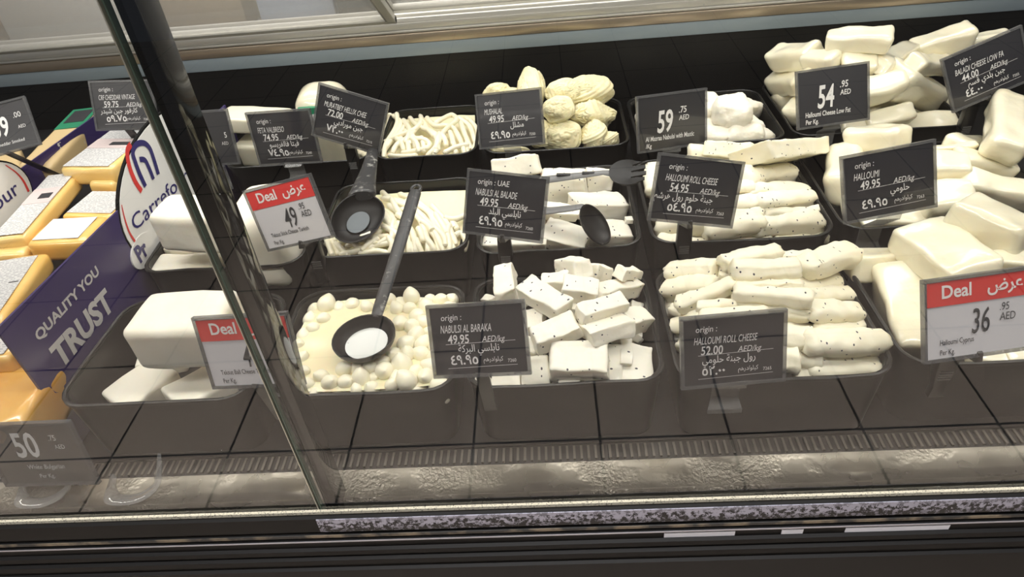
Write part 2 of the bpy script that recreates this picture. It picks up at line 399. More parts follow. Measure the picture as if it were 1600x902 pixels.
# ------------------------------------------------------------------ measured layout (metres)
PIECES = [
 ('block', 'T13', [-0.0839, 0.8938, 0.9575], [0.2299, -0.0295, -1.5423], [0.0787, 0.0341, 0.0307], 'upright seeded chunk at the rear left in the tray of seeded chunks'),
 ('block', 'T13', [-0.1136, 0.8978, 0.9239], [0.2126, -0.5299, -0.8766], [0.0479, 0.0125, 0.0107], 'small white piece at the far left edge in the tray of seeded chunks'),
 ('block', 'T13', [-0.019, 0.8159, 0.9855], [0.1005, -0.0047, -0.8463], [0.0891, 0.0365, 0.0274], 'long round-ended block sloping down, left of centre in the tray of seeded chunks'),
 ('block', 'T13', [0.0284, 0.9057, 0.9733], [-0.2145, -0.4675, -0.9584], [0.0655, 0.0343, 0.0343], 'topmost squarish chunk at the back in the tray of seeded chunks'),
 ('block', 'T13', [0.0669, 0.9176, 0.9512], [-0.2261, 0.5611, 0.7901], [0.0534, 0.0347, 0.0295], 'small chunk just right of the topmost one in the tray of seeded chunks'),
 ('block', 'T13', [-0.0023, 0.8631, 0.978], [-0.0415, -0.1191, -0.1782], [0.0396, 0.0319, 0.0271], 'pale chunk left of and below the topmost one in the tray of seeded chunks'),
 ('block', 'T13', [0.0358, 0.8213, 0.9959], [0.0428, 0.098, -0.1725], [0.0546, 0.0379, 0.0228], 'rounded oval slab near the back in the tray of seeded chunks'),
 ('block', 'T13', [0.0933, 0.868, 0.9534], [0.1589, 0.4368, 0.8074], [0.1259, 0.0285, 0.027], 'long square-cut block at the back right in the tray of seeded chunks'),
 ('block', 'T13', [0.1185, 0.9058, 0.958], [0.118, 0.5822, 0.9531], [0.0738, 0.0206, 0.0175], 'small cube on the rearmost right corner in the tray of seeded chunks'),
 ('block', 'T13', [0.0652, 0.7905, 0.983], [0.1674, 0.1211, 0.5277], [0.0827, 0.0287, 0.0229], 'block with a bright top just right of the middle in the tray of seeded chunks'),
 ('block', 'T13', [0.0704, 0.7612, 0.9668], [-0.3756, 0.0918, 0.3676], [0.0707, 0.0504, 0.0252], 'flat slab in the centre tilted towards the front in the tray of seeded chunks'),
 ('block', 'T13', [0.1149, 0.8064, 0.9421], [0.2671, 0.4849, 0.7486], [0.0565, 0.0343, 0.0309], 'squarish chunk against the right wall in the tray of seeded chunks'),
 ('block', 'T13', [0.123, 0.8411, 0.9093], [-0.4083, -0.1226, -1.7031], [0.097, 0.0211, 0.0179], 'thin piece standing along the right wall in the tray of seeded chunks'),
 ('block', 'T13', [-0.0055, 0.7566, 0.9701], [0.2366, -0.2196, 0.2962], [0.0692, 0.0375, 0.0281], 'block with a cut front face, left of centre in the tray of seeded chunks'),
 ('block', 'T13', [0.0264, 0.7209, 0.9438], [0.3341, 0.0323, -0.0329], [0.0857, 0.0489, 0.0366], 'largest long block lying across the front in the tray of seeded chunks'),
 ('block', 'T13', [0.1126, 0.7394, 0.9078], [0.2697, -0.324, 1.4296], [0.0704, 0.046, 0.0253], 'broad slab leaning upright in the front right corner in the tray of seeded chunks'),
 ('block', 'T13', [0.0761, 0.7341, 0.9224], [0.1172, -0.71, 1.5131], [0.0553, 0.0282, 0.0198], 'tall slab beside the front right corner slab in the tray of seeded chunks'),
 ('block', 'T13', [0.0111, 0.7107, 0.9138], [0.3792, 0.0225, -0.0389], [0.0329, 0.0223, 0.019], 'front edge cube under the largest long block in the tray of seeded chunks'),
 ('block', 'T13', [0.0427, 0.7095, 0.9125], [0.3777, 0.0532, -0.0092], [0.0288, 0.021, 0.0179], 'second front edge cube, right of centre in the tray of seeded chunks'),
 ('block', 'T13', [0.0711, 0.708, 0.9047], [0.3548, -0.0563, -0.0412], [0.026, 0.0172, 0.0146], 'low cube on the front edge beside the tall slab in the tray of seeded chunks'),
 ('block', 'T13', [-0.0361, 0.7276, 0.9183], [0.7623, -0.0663, -0.032], [0.0406, 0.0461, 0.0414], 'chunk with a pointed top on the front edge in the tray of seeded chunks'),
 ('block', 'T13', [-0.0805, 0.7132, 0.9143], [0.2674, -0.0578, -0.116], [0.0426, 0.0231, 0.0196], 'white block on the front edge under the tag in the tray of seeded chunks'),
 ('block', 'T13', [-0.1186, 0.7204, 0.9083], [0.0426, -0.2112, -0.2671], [0.0189, 0.023, 0.0195], 'leftmost front edge block in the tray of seeded chunks'),
 ('block', 'T13', [-0.036, 0.7992, 0.9532], [0.1211, 0.1753, -1.5501], [0.0372, 0.0308, 0.0262], 'chunk half behind the tag in the tray of seeded chunks'),
 ('block', 'T13', [-0.0405, 0.7583, 0.9394], [0.0615, -0.4323, 0.8851], [0.0208, 0.0276, 0.0234], 'chunk right beside the tag edge in the tray of seeded chunks'),
 ('block', 'T13', [0.0968, 0.7475, 0.931], [-0.203, 0.3685, -1.6374], [0.0401, 0.0185, 0.0158], 'narrow dark-gapped piece behind the tall slab in the tray of seeded chunks'),
 ('block', 'T13', [0.0267, 0.803, 0.9741], [0.1017, 0.0225, -0.0522], [0.0114, 0.0185, 0.0157], 'small piece wedged beside the oval slab in the tray of seeded chunks'),
 ('block', 'T13', [-0.1033, 0.8348, 0.9031], [0.1756, -0.5788, -0.5174], [0.0374, 0.0324, 0.0276], 'seeded white chunk lying deep under others in the tray of seeded chunks'),
 ('block', 'T13', [-0.0768, 0.9128, 0.9082], [-0.1422, -0.2689, -0.7432], [0.0383, 0.035, 0.0298], 'seeded white chunk lying deep under others in the tray of seeded chunks'),
 ('block', 'T13', [-0.0459, 0.801, 0.9261], [0.0989, -0.2865, -0.034], [0.025, 0.0304, 0.0258], 'seeded white chunk lying deep under others in the tray of seeded chunks'),
 ('block', 'T13', [-0.0182, 0.877, 0.9378], [-0.0472, -0.2826, -0.7742], [0.0359, 0.0327, 0.0278], 'seeded white chunk lying deep under others in the tray of seeded chunks'),
 ('block', 'T13', [0.006, 0.7888, 0.9375], [0.1379, -0.0886, 0.1941], [0.0239, 0.0298, 0.0254], 'seeded white chunk lying deep under others in the tray of seeded chunks'),
 ('block', 'T13', [0.0364, 0.8656, 0.9434], [-0.0713, -0.0068, -0.4645], [0.0263, 0.0322, 0.0273], 'seeded white chunk lying deep under others in the tray of seeded chunks'),
 ('block', 'T13', [0.0576, 0.789, 0.934], [0.1626, 0.1095, 0.3995], [0.0259, 0.0298, 0.0254], 'seeded white chunk lying deep under others in the tray of seeded chunks'),
 ('block', 'T13', [0.0926, 0.8896, 0.9183], [-0.0978, 0.5499, 0.3155], [0.0318, 0.0364, 0.0309], 'seeded white chunk lying deep under others in the tray of seeded chunks'),
 ('block', 'T13', [0.105, 0.8086, 0.8984], [0.2619, 0.4364, 0.7738], [0.0416, 0.0306, 0.026], 'seeded white chunk lying deep under others in the tray of seeded chunks'),
 ('roll', 'T14', [0.2224, 0.9076, 0.9523], [-0.0987, -0.3612, -0.6151], [0.0911, 0.0406, 0.0345], 'roll at the far left of the back in the front tray of seeded rolls'),
 ('roll', 'T14', [0.307, 0.8878, 0.988], [-0.2102, 0.0113, 0.2019], [0.0993, 0.0337, 0.0286], 'highest roll across the back in the front tray of seeded rolls'),
 ('roll', 'T14', [0.2701, 0.8977, 0.9622], [0.141, -0.2093, -1.7458], [0.0719, 0.023, 0.0195], 'short stub between the two back left rolls in the front tray of seeded rolls'),
 ('roll', 'T14', [0.3162, 0.8412, 1.0002], [0.0124, -0.0256, -0.0539], [0.1013, 0.0382, 0.0325], 'thick pale roll in the middle of the back in the front tray of seeded rolls'),
 ('lump', 'T14', [0.4037, 0.9306, 0.9494], [-0.4035, 0.0871, 0.026], [0.0556, 0.0353, 0.03], 'knobbly torn lump at the back right in the front tray of seeded rolls'),
 ('lump', 'T14', [0.4309, 0.8953, 0.9708], [0.1193, 0.2717, 0.6705], [0.1464, 0.0454, 0.0386], 'speckled torn roll on the back right heap in the front tray of seeded rolls'),
 ('roll', 'T14', [0.3722, 0.9309, 0.9496], [-0.4763, 0.2784, 0.0478], [0.0217, 0.0307, 0.0261], 'roll end poking out behind the highest roll in the front tray of seeded rolls'),
 ('roll', 'T14', [0.3983, 0.8722, 0.9423], [0.1731, 0.4025, 0.6059], [0.1765, 0.041, 0.0348], 'thick roll at the right end in the front tray of seeded rolls'),
 ('roll', 'T14', [0.2125, 0.8746, 0.9457], [0.1279, -0.5198, -0.6299], [0.0962, 0.0372, 0.0316], 'roll under the slanting one at left in the front tray of seeded rolls'),
 ('roll', 'T14', [0.2277, 0.8289, 0.9678], [0.0458, -0.4917, -0.0665], [0.0947, 0.0313, 0.0266], 'slanting roll at the left in the front tray of seeded rolls'),
 ('roll', 'T14', [0.3154, 0.8172, 0.9875], [0.0618, -0.0155, -0.0602], [0.0995, 0.0227, 0.0193], 'thin roll just below the thick pale one in the front tray of seeded rolls'),
 ('roll', 'T14', [0.3134, 0.7877, 0.9928], [0.1265, 0.0137, -0.2436], [0.1101, 0.0299, 0.0254], 'long grey-lit roll running down to the right in the front tray of seeded rolls'),
 ('roll', 'T14', [0.4085, 0.8297, 0.9504], [0.2045, 0.4369, 0.594], [0.1468, 0.0314, 0.0267], 'right-hand roll below the thick one in the front tray of seeded rolls'),
 ('roll', 'T14', [0.3143, 0.7888, 0.9713], [0.1505, 0.025, -0.2368], [0.1142, 0.0328, 0.0279], 'long roll above the tag in the front tray of seeded rolls'),
 ('roll', 'T14', [0.4104, 0.7908, 0.9507], [0.1968, 0.4207, 0.4496], [0.1246, 0.0351, 0.0298], 'grey-lit roll end at the right in the front tray of seeded rolls'),
 ('roll', 'T14', [0.3821, 0.7706, 0.9378], [0.1864, 0.2816, 0.1273], [0.1177, 0.0187, 0.0159], 'yellowish roll underneath at the right in the front tray of seeded rolls'),
 ('roll', 'T14', [0.2399, 0.8002, 0.9672], [0.1435, -0.3071, -0.352], [0.0622, 0.0241, 0.0205], 'short roll end just behind the tag in the front tray of seeded rolls'),
 ('roll', 'T14', [0.2554, 0.7742, 0.9729], [0.1704, -0.2183, -0.2497], [0.0972, 0.0234, 0.0199], 'grey-lit roll right along the tag top in the front tray of seeded rolls'),
 ('roll', 'T14', [0.1994, 0.8057, 0.9318], [0.1428, -0.6069, -0.3506], [0.0561, 0.0315, 0.0267], 'roll end left of the tag in the front tray of seeded rolls'),
 ('roll', 'T14', [0.3274, 0.7407, 0.9552], [0.2756, 0.1285, -0.1961], [0.0673, 0.0358, 0.0305], 'rounded roll right of the tag in the front tray of seeded rolls'),
 ('roll', 'T14', [0.4078, 0.7343, 0.9429], [0.2038, 0.237, 0.2084], [0.1339, 0.0407, 0.0346], 'rough big roll across the front right in the front tray of seeded rolls'),
 ('roll', 'T14', [0.4209, 0.7794, 0.933], [0.1993, 0.3506, 0.4715], [0.1223, 0.0219, 0.0186], 'roll end tucked behind the rough big roll in the front tray of seeded rolls'),
 ('roll', 'T14', [0.4043, 0.7163, 0.9091], [0.2301, 0.1268, 0.0814], [0.1112, 0.0383, 0.0326], 'speckled roll on the front right edge in the front tray of seeded rolls'),
 ('roll', 'T14', [0.3141, 0.713, 0.9351], [0.3373, 0.0196, -0.0456], [0.0451, 0.0437, 0.0371], 'blunt roll end facing out beside the tag in the front tray of seeded rolls'),
 ('roll', 'T14', [0.3527, 0.7169, 0.9291], [0.3312, 0.1424, -0.0384], [0.032, 0.0264, 0.0225], 'small stub between the front right rolls in the front tray of seeded rolls'),
 ('roll', 'T14', [0.3496, 0.7023, 0.9118], [0.3637, 0.0131, -0.0001], [0.0378, 0.0202, 0.0172], 'small stub on the front edge in the front tray of seeded rolls'),
 ('roll', 'T14', [0.1956, 0.898, 0.9055], [-0.3652, -0.1279, 1.4102], [0.0854, 0.0246, 0.0209], 'roll lying along the left tray wall in the front tray of seeded rolls'),
 ('roll', 'T14', [0.1972, 0.7768, 0.9084], [0.2837, -0.3418, -0.9397], [0.0339, 0.0269, 0.0229], 'stub at left low beside the tag in the front tray of seeded rolls'),
 ('roll', 'T14', [0.1977, 0.7264, 0.9016], [0.1207, -0.2399, -0.4188], [0.0363, 0.0264, 0.0224], 'stub in the front left corner in the front tray of seeded rolls'),
 ('roll', 'T14', [0.1919, 0.8447, 0.9216], [0.3397, -0.3596, -1.1344], [0.0343, 0.0214, 0.0181], 'small stub under the slanting roll in the front tray of seeded rolls'),
 ('roll', 'T14', [0.2143, 0.8006, 0.9061], [0.2041, -0.4618, -0.5552], [0.0677, 0.0362, 0.0307], 'seeded cheese roll lying deep under others in the front tray of seeded rolls'),
 ('roll', 'T14', [0.2541, 0.8657, 0.933], [0.0554, -0.3376, -0.5314], [0.0652, 0.0386, 0.0328], 'seeded cheese roll lying deep under others in the front tray of seeded rolls'),
 ('roll', 'T14', [0.2671, 0.7642, 0.9251], [0.2002, -0.145, -0.1533], [0.0558, 0.0343, 0.0291], 'seeded cheese roll lying deep under others in the front tray of seeded rolls'),
 ('roll', 'T14', [0.3164, 0.8439, 0.9444], [0.0142, -0.0235, -0.1119], [0.0583, 0.0373, 0.0317], 'seeded cheese roll lying deep under others in the front tray of seeded rolls'),
 ('roll', 'T14', [0.3306, 0.7568, 0.9243], [0.2304, 0.0199, 0.0223], [0.0571, 0.0337, 0.0286], 'seeded cheese roll lying deep under others in the front tray of seeded rolls'),
 ('roll', 'T14', [0.3946, 0.8713, 0.9098], [0.1013, 0.4975, 0.6526], [0.1388, 0.0394, 0.0335], 'seeded cheese roll lying deep under others in the front tray of seeded rolls'),
 ('roll', 'T14', [0.4057, 0.7707, 0.9059], [0.2075, 0.35, 0.3914], [0.0843, 0.0346, 0.0294], 'seeded cheese roll lying deep under others in the front tray of seeded rolls'),
 ('roll', 'T14', [0.4275, 0.9205, 0.854], [0.0, 0.0061, -0.0753], [0.0628, 0.0405, 0.0344], 'seeded cheese roll lying deep under others in the front tray of seeded rolls'),
 ('block', 'T24', [0.4641, 1.2611, 0.9699], [-0.5819, 0.2758, 0.6253], [0.2102, 0.0884, 0.0354], 'wide grey-lit slab tilted up at the back right in the middle-row tray of seeded rolls'),
 ('block', 'T24', [0.3733, 1.2818, 0.9621], [-0.7046, -0.2559, -0.8465], [0.1106, 0.0635, 0.0317], 'grey-lit slab at the back in the middle-row tray of seeded rolls'),
 ('roll', 'T24', [0.3138, 1.3229, 0.9465], [-0.3465, 0.0683, -0.0077], [0.0448, 0.0414, 0.0352], 'roll end at the back left in the middle-row tray of seeded rolls'),
 ('roll', 'T24', [0.3509, 1.1819, 0.9703], [-0.0013, 0.1136, -0.0238], [0.0704, 0.0509, 0.0433], 'roll end just right of the tag in the middle-row tray of seeded rolls'),
 ('roll', 'T24', [0.4251, 1.2094, 0.9434], [0.1648, 0.3133, 0.7029], [0.1844, 0.0513, 0.0436], 'well speckled thick roll at the right in the middle-row tray of seeded rolls'),
 ('roll', 'T24', [0.4866, 1.2833, 0.9014], [0.0, -0.026, 0.0316], [0.0183, 0.0419, 0.0356], 'stub behind the well speckled roll in the middle-row tray of seeded rolls'),
 ('roll', 'T24', [0.3541, 1.1304, 0.97], [0.1231, 0.0408, -0.0518], [0.0439, 0.0309, 0.0263], 'small roll beside the tag edge in the middle-row tray of seeded rolls'),
 ('roll', 'T24', [0.4296, 1.1548, 0.9414], [0.1379, 0.3207, 0.4758], [0.1664, 0.0401, 0.0341], 'flat folded roll in the middle right in the middle-row tray of seeded rolls'),
 ('roll', 'T24', [0.4365, 1.1234, 0.9423], [0.1787, 0.2387, 0.4971], [0.1476, 0.0386, 0.0328], 'double roll near the right edge in the middle-row tray of seeded rolls'),
 ('roll', 'T24', [0.4427, 1.0991, 0.9342], [0.1632, 0.217, 0.3741], [0.1361, 0.0231, 0.0196], 'thin pointed roll under the double roll in the middle-row tray of seeded rolls'),
 ('roll', 'T24', [0.3504, 1.1028, 0.9562], [0.2207, -0.0124, 0.0854], [0.0709, 0.0394, 0.0335], 'pale roll right of the tag bottom in the middle-row tray of seeded rolls'),
 ('roll', 'T24', [0.3544, 1.0795, 0.9486], [0.2621, 0.0213, -0.0247], [0.0576, 0.0241, 0.0205], 'thin roll below the pale one in the middle-row tray of seeded rolls'),
 ('roll', 'T24', [0.4258, 1.0691, 0.9236], [0.228, 0.1349, 0.1707], [0.1342, 0.0486, 0.0413], 'large roll at the front right in the middle-row tray of seeded rolls'),
 ('roll', 'T24', [0.3269, 1.0554, 0.9347], [0.3251, -0.1113, 0.1045], [0.1095, 0.0418, 0.0355], 'long cut roll at the front middle in the middle-row tray of seeded rolls'),
 ('roll', 'T24', [0.2459, 1.0921, 0.9194], [0.1974, -0.2334, -0.4145], [0.1088, 0.0483, 0.0411], 'broad roll under the tag behind the clip in the middle-row tray of seeded rolls'),
 ('roll', 'T24', [0.3464, 1.0486, 0.9078], [0.3518, -0.01, 0.0042], [0.096, 0.0273, 0.0232], 'low roll on the front edge at centre in the middle-row tray of seeded rolls'),
 ('roll', 'T24', [0.2705, 1.049, 0.9057], [0.3064, -0.001, -0.0123], [0.0645, 0.0277, 0.0235], 'low roll on the front edge beside the clip in the middle-row tray of seeded rolls'),
 ('roll', 'T24', [0.4467, 1.0461, 0.9067], [0.217, 0.065, 0.053], [0.0984, 0.0204, 0.0174], 'thin roll on the front edge at right in the middle-row tray of seeded rolls'),
 ('roll', 'T24', [0.2138, 1.0656, 0.9038], [0.1373, -0.1343, -0.5999], [0.0416, 0.0326, 0.0277], 'roll stub in the front left corner in the middle-row tray of seeded rolls'),
 ('roll', 'T24', [0.2146, 1.276, 0.9153], [-0.2651, -0.1204, 1.4204], [0.0993, 0.0376, 0.032], 'grey-lit roll along the left wall in the middle-row tray of seeded rolls'),
 ('roll', 'T24', [0.2089, 1.1848, 0.9052], [-0.3614, -0.1252, 1.4379], [0.0676, 0.0303, 0.0258], 'roll end low on the left wall in the middle-row tray of seeded rolls'),
 ('roll', 'T24', [0.2377, 1.1587, 0.8884], [0.2113, -0.3787, -0.7884], [0.0891, 0.0453, 0.0385], 'seeded roll lying deep under others in the middle-row tray of seeded rolls'),
 ('roll', 'T24', [0.2868, 1.2648, 0.9151], [-0.0506, -0.3584, -0.8439], [0.0942, 0.0495, 0.0421], 'seeded roll lying deep under others in the middle-row tray of seeded rolls'),
 ('roll', 'T24', [0.2983, 1.1184, 0.9235], [0.154, -0.0849, -0.2454], [0.0653, 0.0432, 0.0367], 'seeded roll lying deep under others in the middle-row tray of seeded rolls'),
 ('roll', 'T24', [0.3523, 1.2211, 0.9351], [-0.0818, 0.0499, -0.0379], [0.0706, 0.0473, 0.0402], 'seeded roll lying deep under others in the middle-row tray of seeded rolls'),
 ('roll', 'T24', [0.4583, 1.3125, 0.8463], [0.0, 0.011, -0.1064], [0.0723, 0.0495, 0.0421], 'seeded roll lying deep under others in the middle-row tray of seeded rolls'),
 ('lump', 'T34', [0.2414, 1.6091, 0.9127], [-0.2967, 0.0315, 1.4515], [0.1242, 0.0462, 0.0369], 'lump left of the price tag top in the back tray of soft lumps'),
 ('lump', 'T34', [0.2493, 1.5344, 0.9123], [0.3064, -0.3444, -1.0058], [0.0674, 0.0465, 0.0372], 'lump left of the price tag middle in the back tray of soft lumps'),
 ('lump', 'T34', [0.2405, 1.4711, 0.9121], [0.2136, -0.2721, -0.7433], [0.0478, 0.0379, 0.0303], 'lump at the left front corner in the back tray of soft lumps'),
 ('lump', 'T34', [0.3761, 1.5348, 0.973], [0.0458, 0.0525, -0.0502], [0.0376, 0.0415, 0.0332], 'rear lump at the tag corner in the back tray of soft lumps'),
 ('lump', 'T34', [0.3923, 1.503, 0.9669], [0.1382, 0.0994, 0.0595], [0.0528, 0.0512, 0.0409], 'small rear lump right of the tag in the back tray of soft lumps'),
 ('lump', 'T34', [0.4093, 1.46, 0.9701], [0.2483, 0.1021, 0.0641], [0.0857, 0.0803, 0.0643], 'big round lump right of the tag in the back tray of soft lumps'),
 ('lump', 'T34', [0.4492, 1.552, 0.9363], [0.1942, 0.3501, 0.8004], [0.1836, 0.054, 0.0432], 'flattish lump on top at the rear in the back tray of soft lumps'),
 ('lump', 'T34', [0.4374, 1.4899, 0.9162], [0.2149, 0.3171, 0.6193], [0.1303, 0.0758, 0.0607], 'big lump towards the right wall in the back tray of soft lumps'),
 ('lump', 'T34', [0.4349, 1.4297, 0.9326], [0.3435, 0.0827, 0.0207], [0.0927, 0.0499, 0.0399], 'wide lump in the front middle in the back tray of soft lumps'),
 ('lump', 'T34', [0.375, 1.4273, 0.9334], [0.386, 0.0557, -0.0354], [0.0659, 0.0446, 0.0357], 'lump beside the tag, low in the back tray of soft lumps'),
 ('lump', 'T34', [0.4044, 1.4302, 0.9085], [0.3834, 0.072, -0.0011], [0.0788, 0.0398, 0.0319], 'front edge lump at the middle in the back tray of soft lumps'),
 ('lump', 'T34', [0.475, 1.4481, 0.9131], [0.1663, 0.2242, 0.3341], [0.0686, 0.0445, 0.0356], 'lump at the right wall in the back tray of soft lumps'),
 ('lump', 'T34', [0.4774, 1.4226, 0.9011], [0.0725, 0.0756, 0.0062], [0.0789, 0.0298, 0.0239], 'thin lump on the front right edge in the back tray of soft lumps'),
 ('lump', 'T34', [0.3602, 1.4572, 0.9426], [0.0433, -0.6336, 1.4379], [0.0517, 0.0407, 0.0325], 'lump partly behind the tag edge in the back tray of soft lumps'),
 ('lump', 'T34', [0.3591, 1.4841, 0.9669], [0.1881, 0.0435, -0.0672], [0.0415, 0.0419, 0.0335], 'lump behind the tag edge, higher in the back tray of soft lumps'),
 ('lump', 'T34', [0.4483, 1.4276, 0.906], [0.3122, 0.0851, 0.0254], [0.0514, 0.0354, 0.0283], 'small round lump on the front edge in the back tray of soft lumps'),
 ('lump', 'T34', [0.2763, 1.5777, 0.8903], [0.2323, -0.3515, -1.0399], [0.1268, 0.0695, 0.0556], 'soft white lump lying deep under others in the back tray of soft lumps'),
 ('lump', 'T34', [0.3278, 1.4896, 0.9364], [0.149, -0.0377, -0.2346], [0.0701, 0.0648, 0.0518], 'soft white lump lying deep under others in the back tray of soft lumps'),
 ('lump', 'T34', [0.4304, 1.5559, 0.8713], [0.2194, 0.3593, 0.7601], [0.1558, 0.0682, 0.0546], 'soft white lump lying deep under others in the back tray of soft lumps'),
 ('pack', 'T35', [0.6885, 1.536, 1.0845], [0.2279, -0.0559, -0.3843], [0.1324, 0.0555, 0.0444], 'rounded piece on the very top of the left heap in the back halloumi tray'),
 ('pack', 'T35', [0.6897, 1.512, 1.0404], [0.3372, -0.0305, -0.1844], [0.0724, 0.0527, 0.0448], 'block right under the topmost one in the back halloumi tray'),
 ('pack', 'T35', [0.5905, 1.6345, 1.0198], [0.2912, -0.3181, -1.0905], [0.1418, 0.0631, 0.0536], 'big rounded block at the far left in the back halloumi tray'),
 ('pack', 'T35', [0.6165, 1.5452, 1.0421], [0.3658, -0.2634, -1.0152], [0.0857, 0.0438, 0.0372], 'squarish block beside the far left block in the back halloumi tray'),
 ('pack', 'T35', [0.8062, 1.5926, 1.0164], [0.2417, 0.1915, 0.8839], [0.2781, 0.0501, 0.0426], 'smooth oval piece right of the topmost one in the back halloumi tray'),
 ('pack', 'T35', [0.5864, 1.6129, 0.9659], [0.4911, -0.3734, -1.4712], [0.1787, 0.0614, 0.0522], 'block low on the left behind the tag in the back halloumi tray'),
 ('pack', 'T35', [0.6029, 1.6503, 0.9035], [0.4181, -0.3804, -1.4291], [0.0791, 0.0748, 0.0636], 'flat piece against the left wall in the back halloumi tray'),
 ('pack', 'T35', [0.5981, 1.5137, 0.9333], [0.4574, -0.3297, -1.0244], [0.105, 0.0623, 0.0529], 'block at the front left under the tag in the back halloumi tray'),
 ('pack', 'T35', [0.7137, 1.4605, 1.0011], [0.4994, -0.1406, 0.0978], [0.1288, 0.0583, 0.0496], 'long block just right of the tag in the back halloumi tray'),
 ('pack', 'T35', [0.8334, 1.5292, 0.9671], [0.3187, 0.4772, 0.5424], [0.2244, 0.0827, 0.0703], 'shiny square block in the middle in the back halloumi tray'),
 ('pack', 'T35', [0.9581, 1.691, 1.0058], [0.0, -0.255, -0.0035], [0.133, 0.0663, 0.053], 'long leaning piece at the back right in the back halloumi tray'),
 ('pack', 'T35', [0.8972, 1.5897, 0.9934], [0.3751, 0.3063, 0.7713], [0.3053, 0.0481, 0.0409], 'piece under the long leaning one in the back halloumi tray'),
 ('pack', 'T35', [1.0654, 1.6864, 1.004], [0.0, -0.0853, 0.0008], [0.0886, 0.0462, 0.0392], 'piece behind the right tag top in the back halloumi tray'),
 ('pack', 'T35', [0.7462, 1.4369, 0.9442], [0.5533, -0.1667, 0.1044], [0.0986, 0.0403, 0.0342], 'sloping piece on the front edge at the middle in the back halloumi tray'),
 ('pack', 'T35', [0.815, 1.4537, 0.9077], [0.4508, 0.0564, -0.0026], [0.1856, 0.0621, 0.0528], 'largest long block at the front in the back halloumi tray'),
 ('pack', 'T35', [0.6779, 1.433, 0.9307], [0.5579, 0.0261, -0.0024], [0.0619, 0.0325, 0.0276], 'small corner piece beside the tag bracket in the back halloumi tray'),
 ('pack', 'T35', [0.9141, 1.5795, 0.8649], [0.0, 0.0074, -0.3093], [0.0836, 0.04, 0.034], 'piece under the right tag in the back halloumi tray'),
 ('pack', 'T35', [0.9633, 1.6534, 0.8702], [0.0, 0.001, -0.0201], [0.0914, 0.0454, 0.0386], 'piece right of the clip of the right tag in the back halloumi tray'),
 ('pack', 'T35', [0.7094, 1.5178, 0.9941], [0.4008, -0.0062, -0.021], [0.0767, 0.0556, 0.0473], 'wrapped cheese lying deep under others in the back halloumi tray'),
 ('pack', 'T35', [0.795, 1.579, 0.9021], [0.3137, 0.3198, 0.8364], [0.3069, 0.0614, 0.0522], 'wrapped cheese lying deep under others in the back halloumi tray'),
 ('pack', 'T35', [0.889, 1.716, 0.894], [0.0, 0.0035, 0.0019], [0.0868, 0.0694, 0.059], 'wrapped cheese lying deep under others in the back halloumi tray'),
 ('pack', 'T25', [0.6576, 1.2854, 0.971], [-0.1093, -0.3864, -0.949], [0.1145, 0.0628, 0.0566], 'block standing at the rear left behind the tag in the middle halloumi tray'),
 ('pack', 'T25', [0.5912, 1.2447, 0.9256], [-0.2421, 0.0004, 1.234], [0.1623, 0.0737, 0.07], 'wrapped round roll at the left corner in the middle halloumi tray'),
 ('pack', 'T25', [0.7231, 1.1335, 0.9872], [0.15, 0.0438, -0.2033], [0.0592, 0.0582, 0.0407], 'flattened round piece right of the tag in the middle halloumi tray'),
 ('pack', 'T25', [0.7936, 1.1529, 0.9782], [0.0787, 0.2439, -0.1068], [0.1078, 0.0468, 0.0327], 'smooth oval piece at the rear middle in the middle halloumi tray'),
 ('pack', 'T25', [0.7933, 1.0884, 0.9608], [0.2961, 0.2499, -0.1734], [0.1321, 0.0493, 0.0394], 'long smooth piece at the right in the middle halloumi tray'),
 ('pack', 'T25', [0.8491, 1.2828, 0.943], [0.1151, 0.3474, 0.6501], [0.1903, 0.0449, 0.0382], 'crinkled rear piece at the right in the middle halloumi tray'),
 ('pack', 'T25', [0.8614, 1.2299, 1.0094], [0.2772, 0.0319, 1.0808], [0.2446, 0.0605, 0.0575], 'big round ball-like block at the far right in the middle halloumi tray'),
 ('pack', 'T25', [0.9038, 1.2877, 0.8988], [0.0, -0.0058, -0.7811], [0.0511, 0.0498, 0.0424], 'crinkled piece below the big round block in the middle halloumi tray'),
 ('pack', 'T25', [0.7549, 1.1939, 0.9911], [-0.0035, 0.0585, 0.0523], [0.0859, 0.0197, 0.0168], 'flat piece along the rear edge in the middle halloumi tray'),
 ('pack', 'T25', [0.7029, 1.0777, 0.951], [0.3476, -0.0032, -0.0565], [0.0871, 0.0709, 0.0567], 'square pale block right of the tag bottom in the middle halloumi tray'),
 ('pack', 'T25', [0.5701, 1.1095, 0.9178], [0.1818, -0.3226, -0.4201], [0.0535, 0.0679, 0.0577], 'crinkled wrapped piece at the front left in the middle halloumi tray'),
 ('pack', 'T25', [0.6122, 1.0616, 0.9248], [0.3343, -0.0931, -0.0095], [0.1138, 0.0301, 0.0256], 'piece under the tag bottom in the middle halloumi tray'),
 ('pack', 'T25', [0.8974, 1.2363, 0.8862], [0.0, -0.0033, -1.2203], [0.0455, 0.0638, 0.0542], 'piece at the right edge in the middle halloumi tray'),
 ('pack', 'T25', [0.6743, 1.2377, 0.9321], [-0.0578, -0.2475, -0.6135], [0.064, 0.057, 0.0485], 'wrapped halloumi lying deep under others in the middle halloumi tray'),
 ('pack', 'T25', [0.7218, 1.2067, 0.9454], [-0.0392, -0.0198, -0.1684], [0.0631, 0.0537, 0.0456], 'wrapped halloumi lying deep under others in the middle halloumi tray'),
 ('pack', 'T25', [0.8928, 1.3365, 0.8205], [0.0, 0.051, -0.0384], [0.0728, 0.0577, 0.0491], 'wrapped halloumi lying deep under others in the middle halloumi tray'),
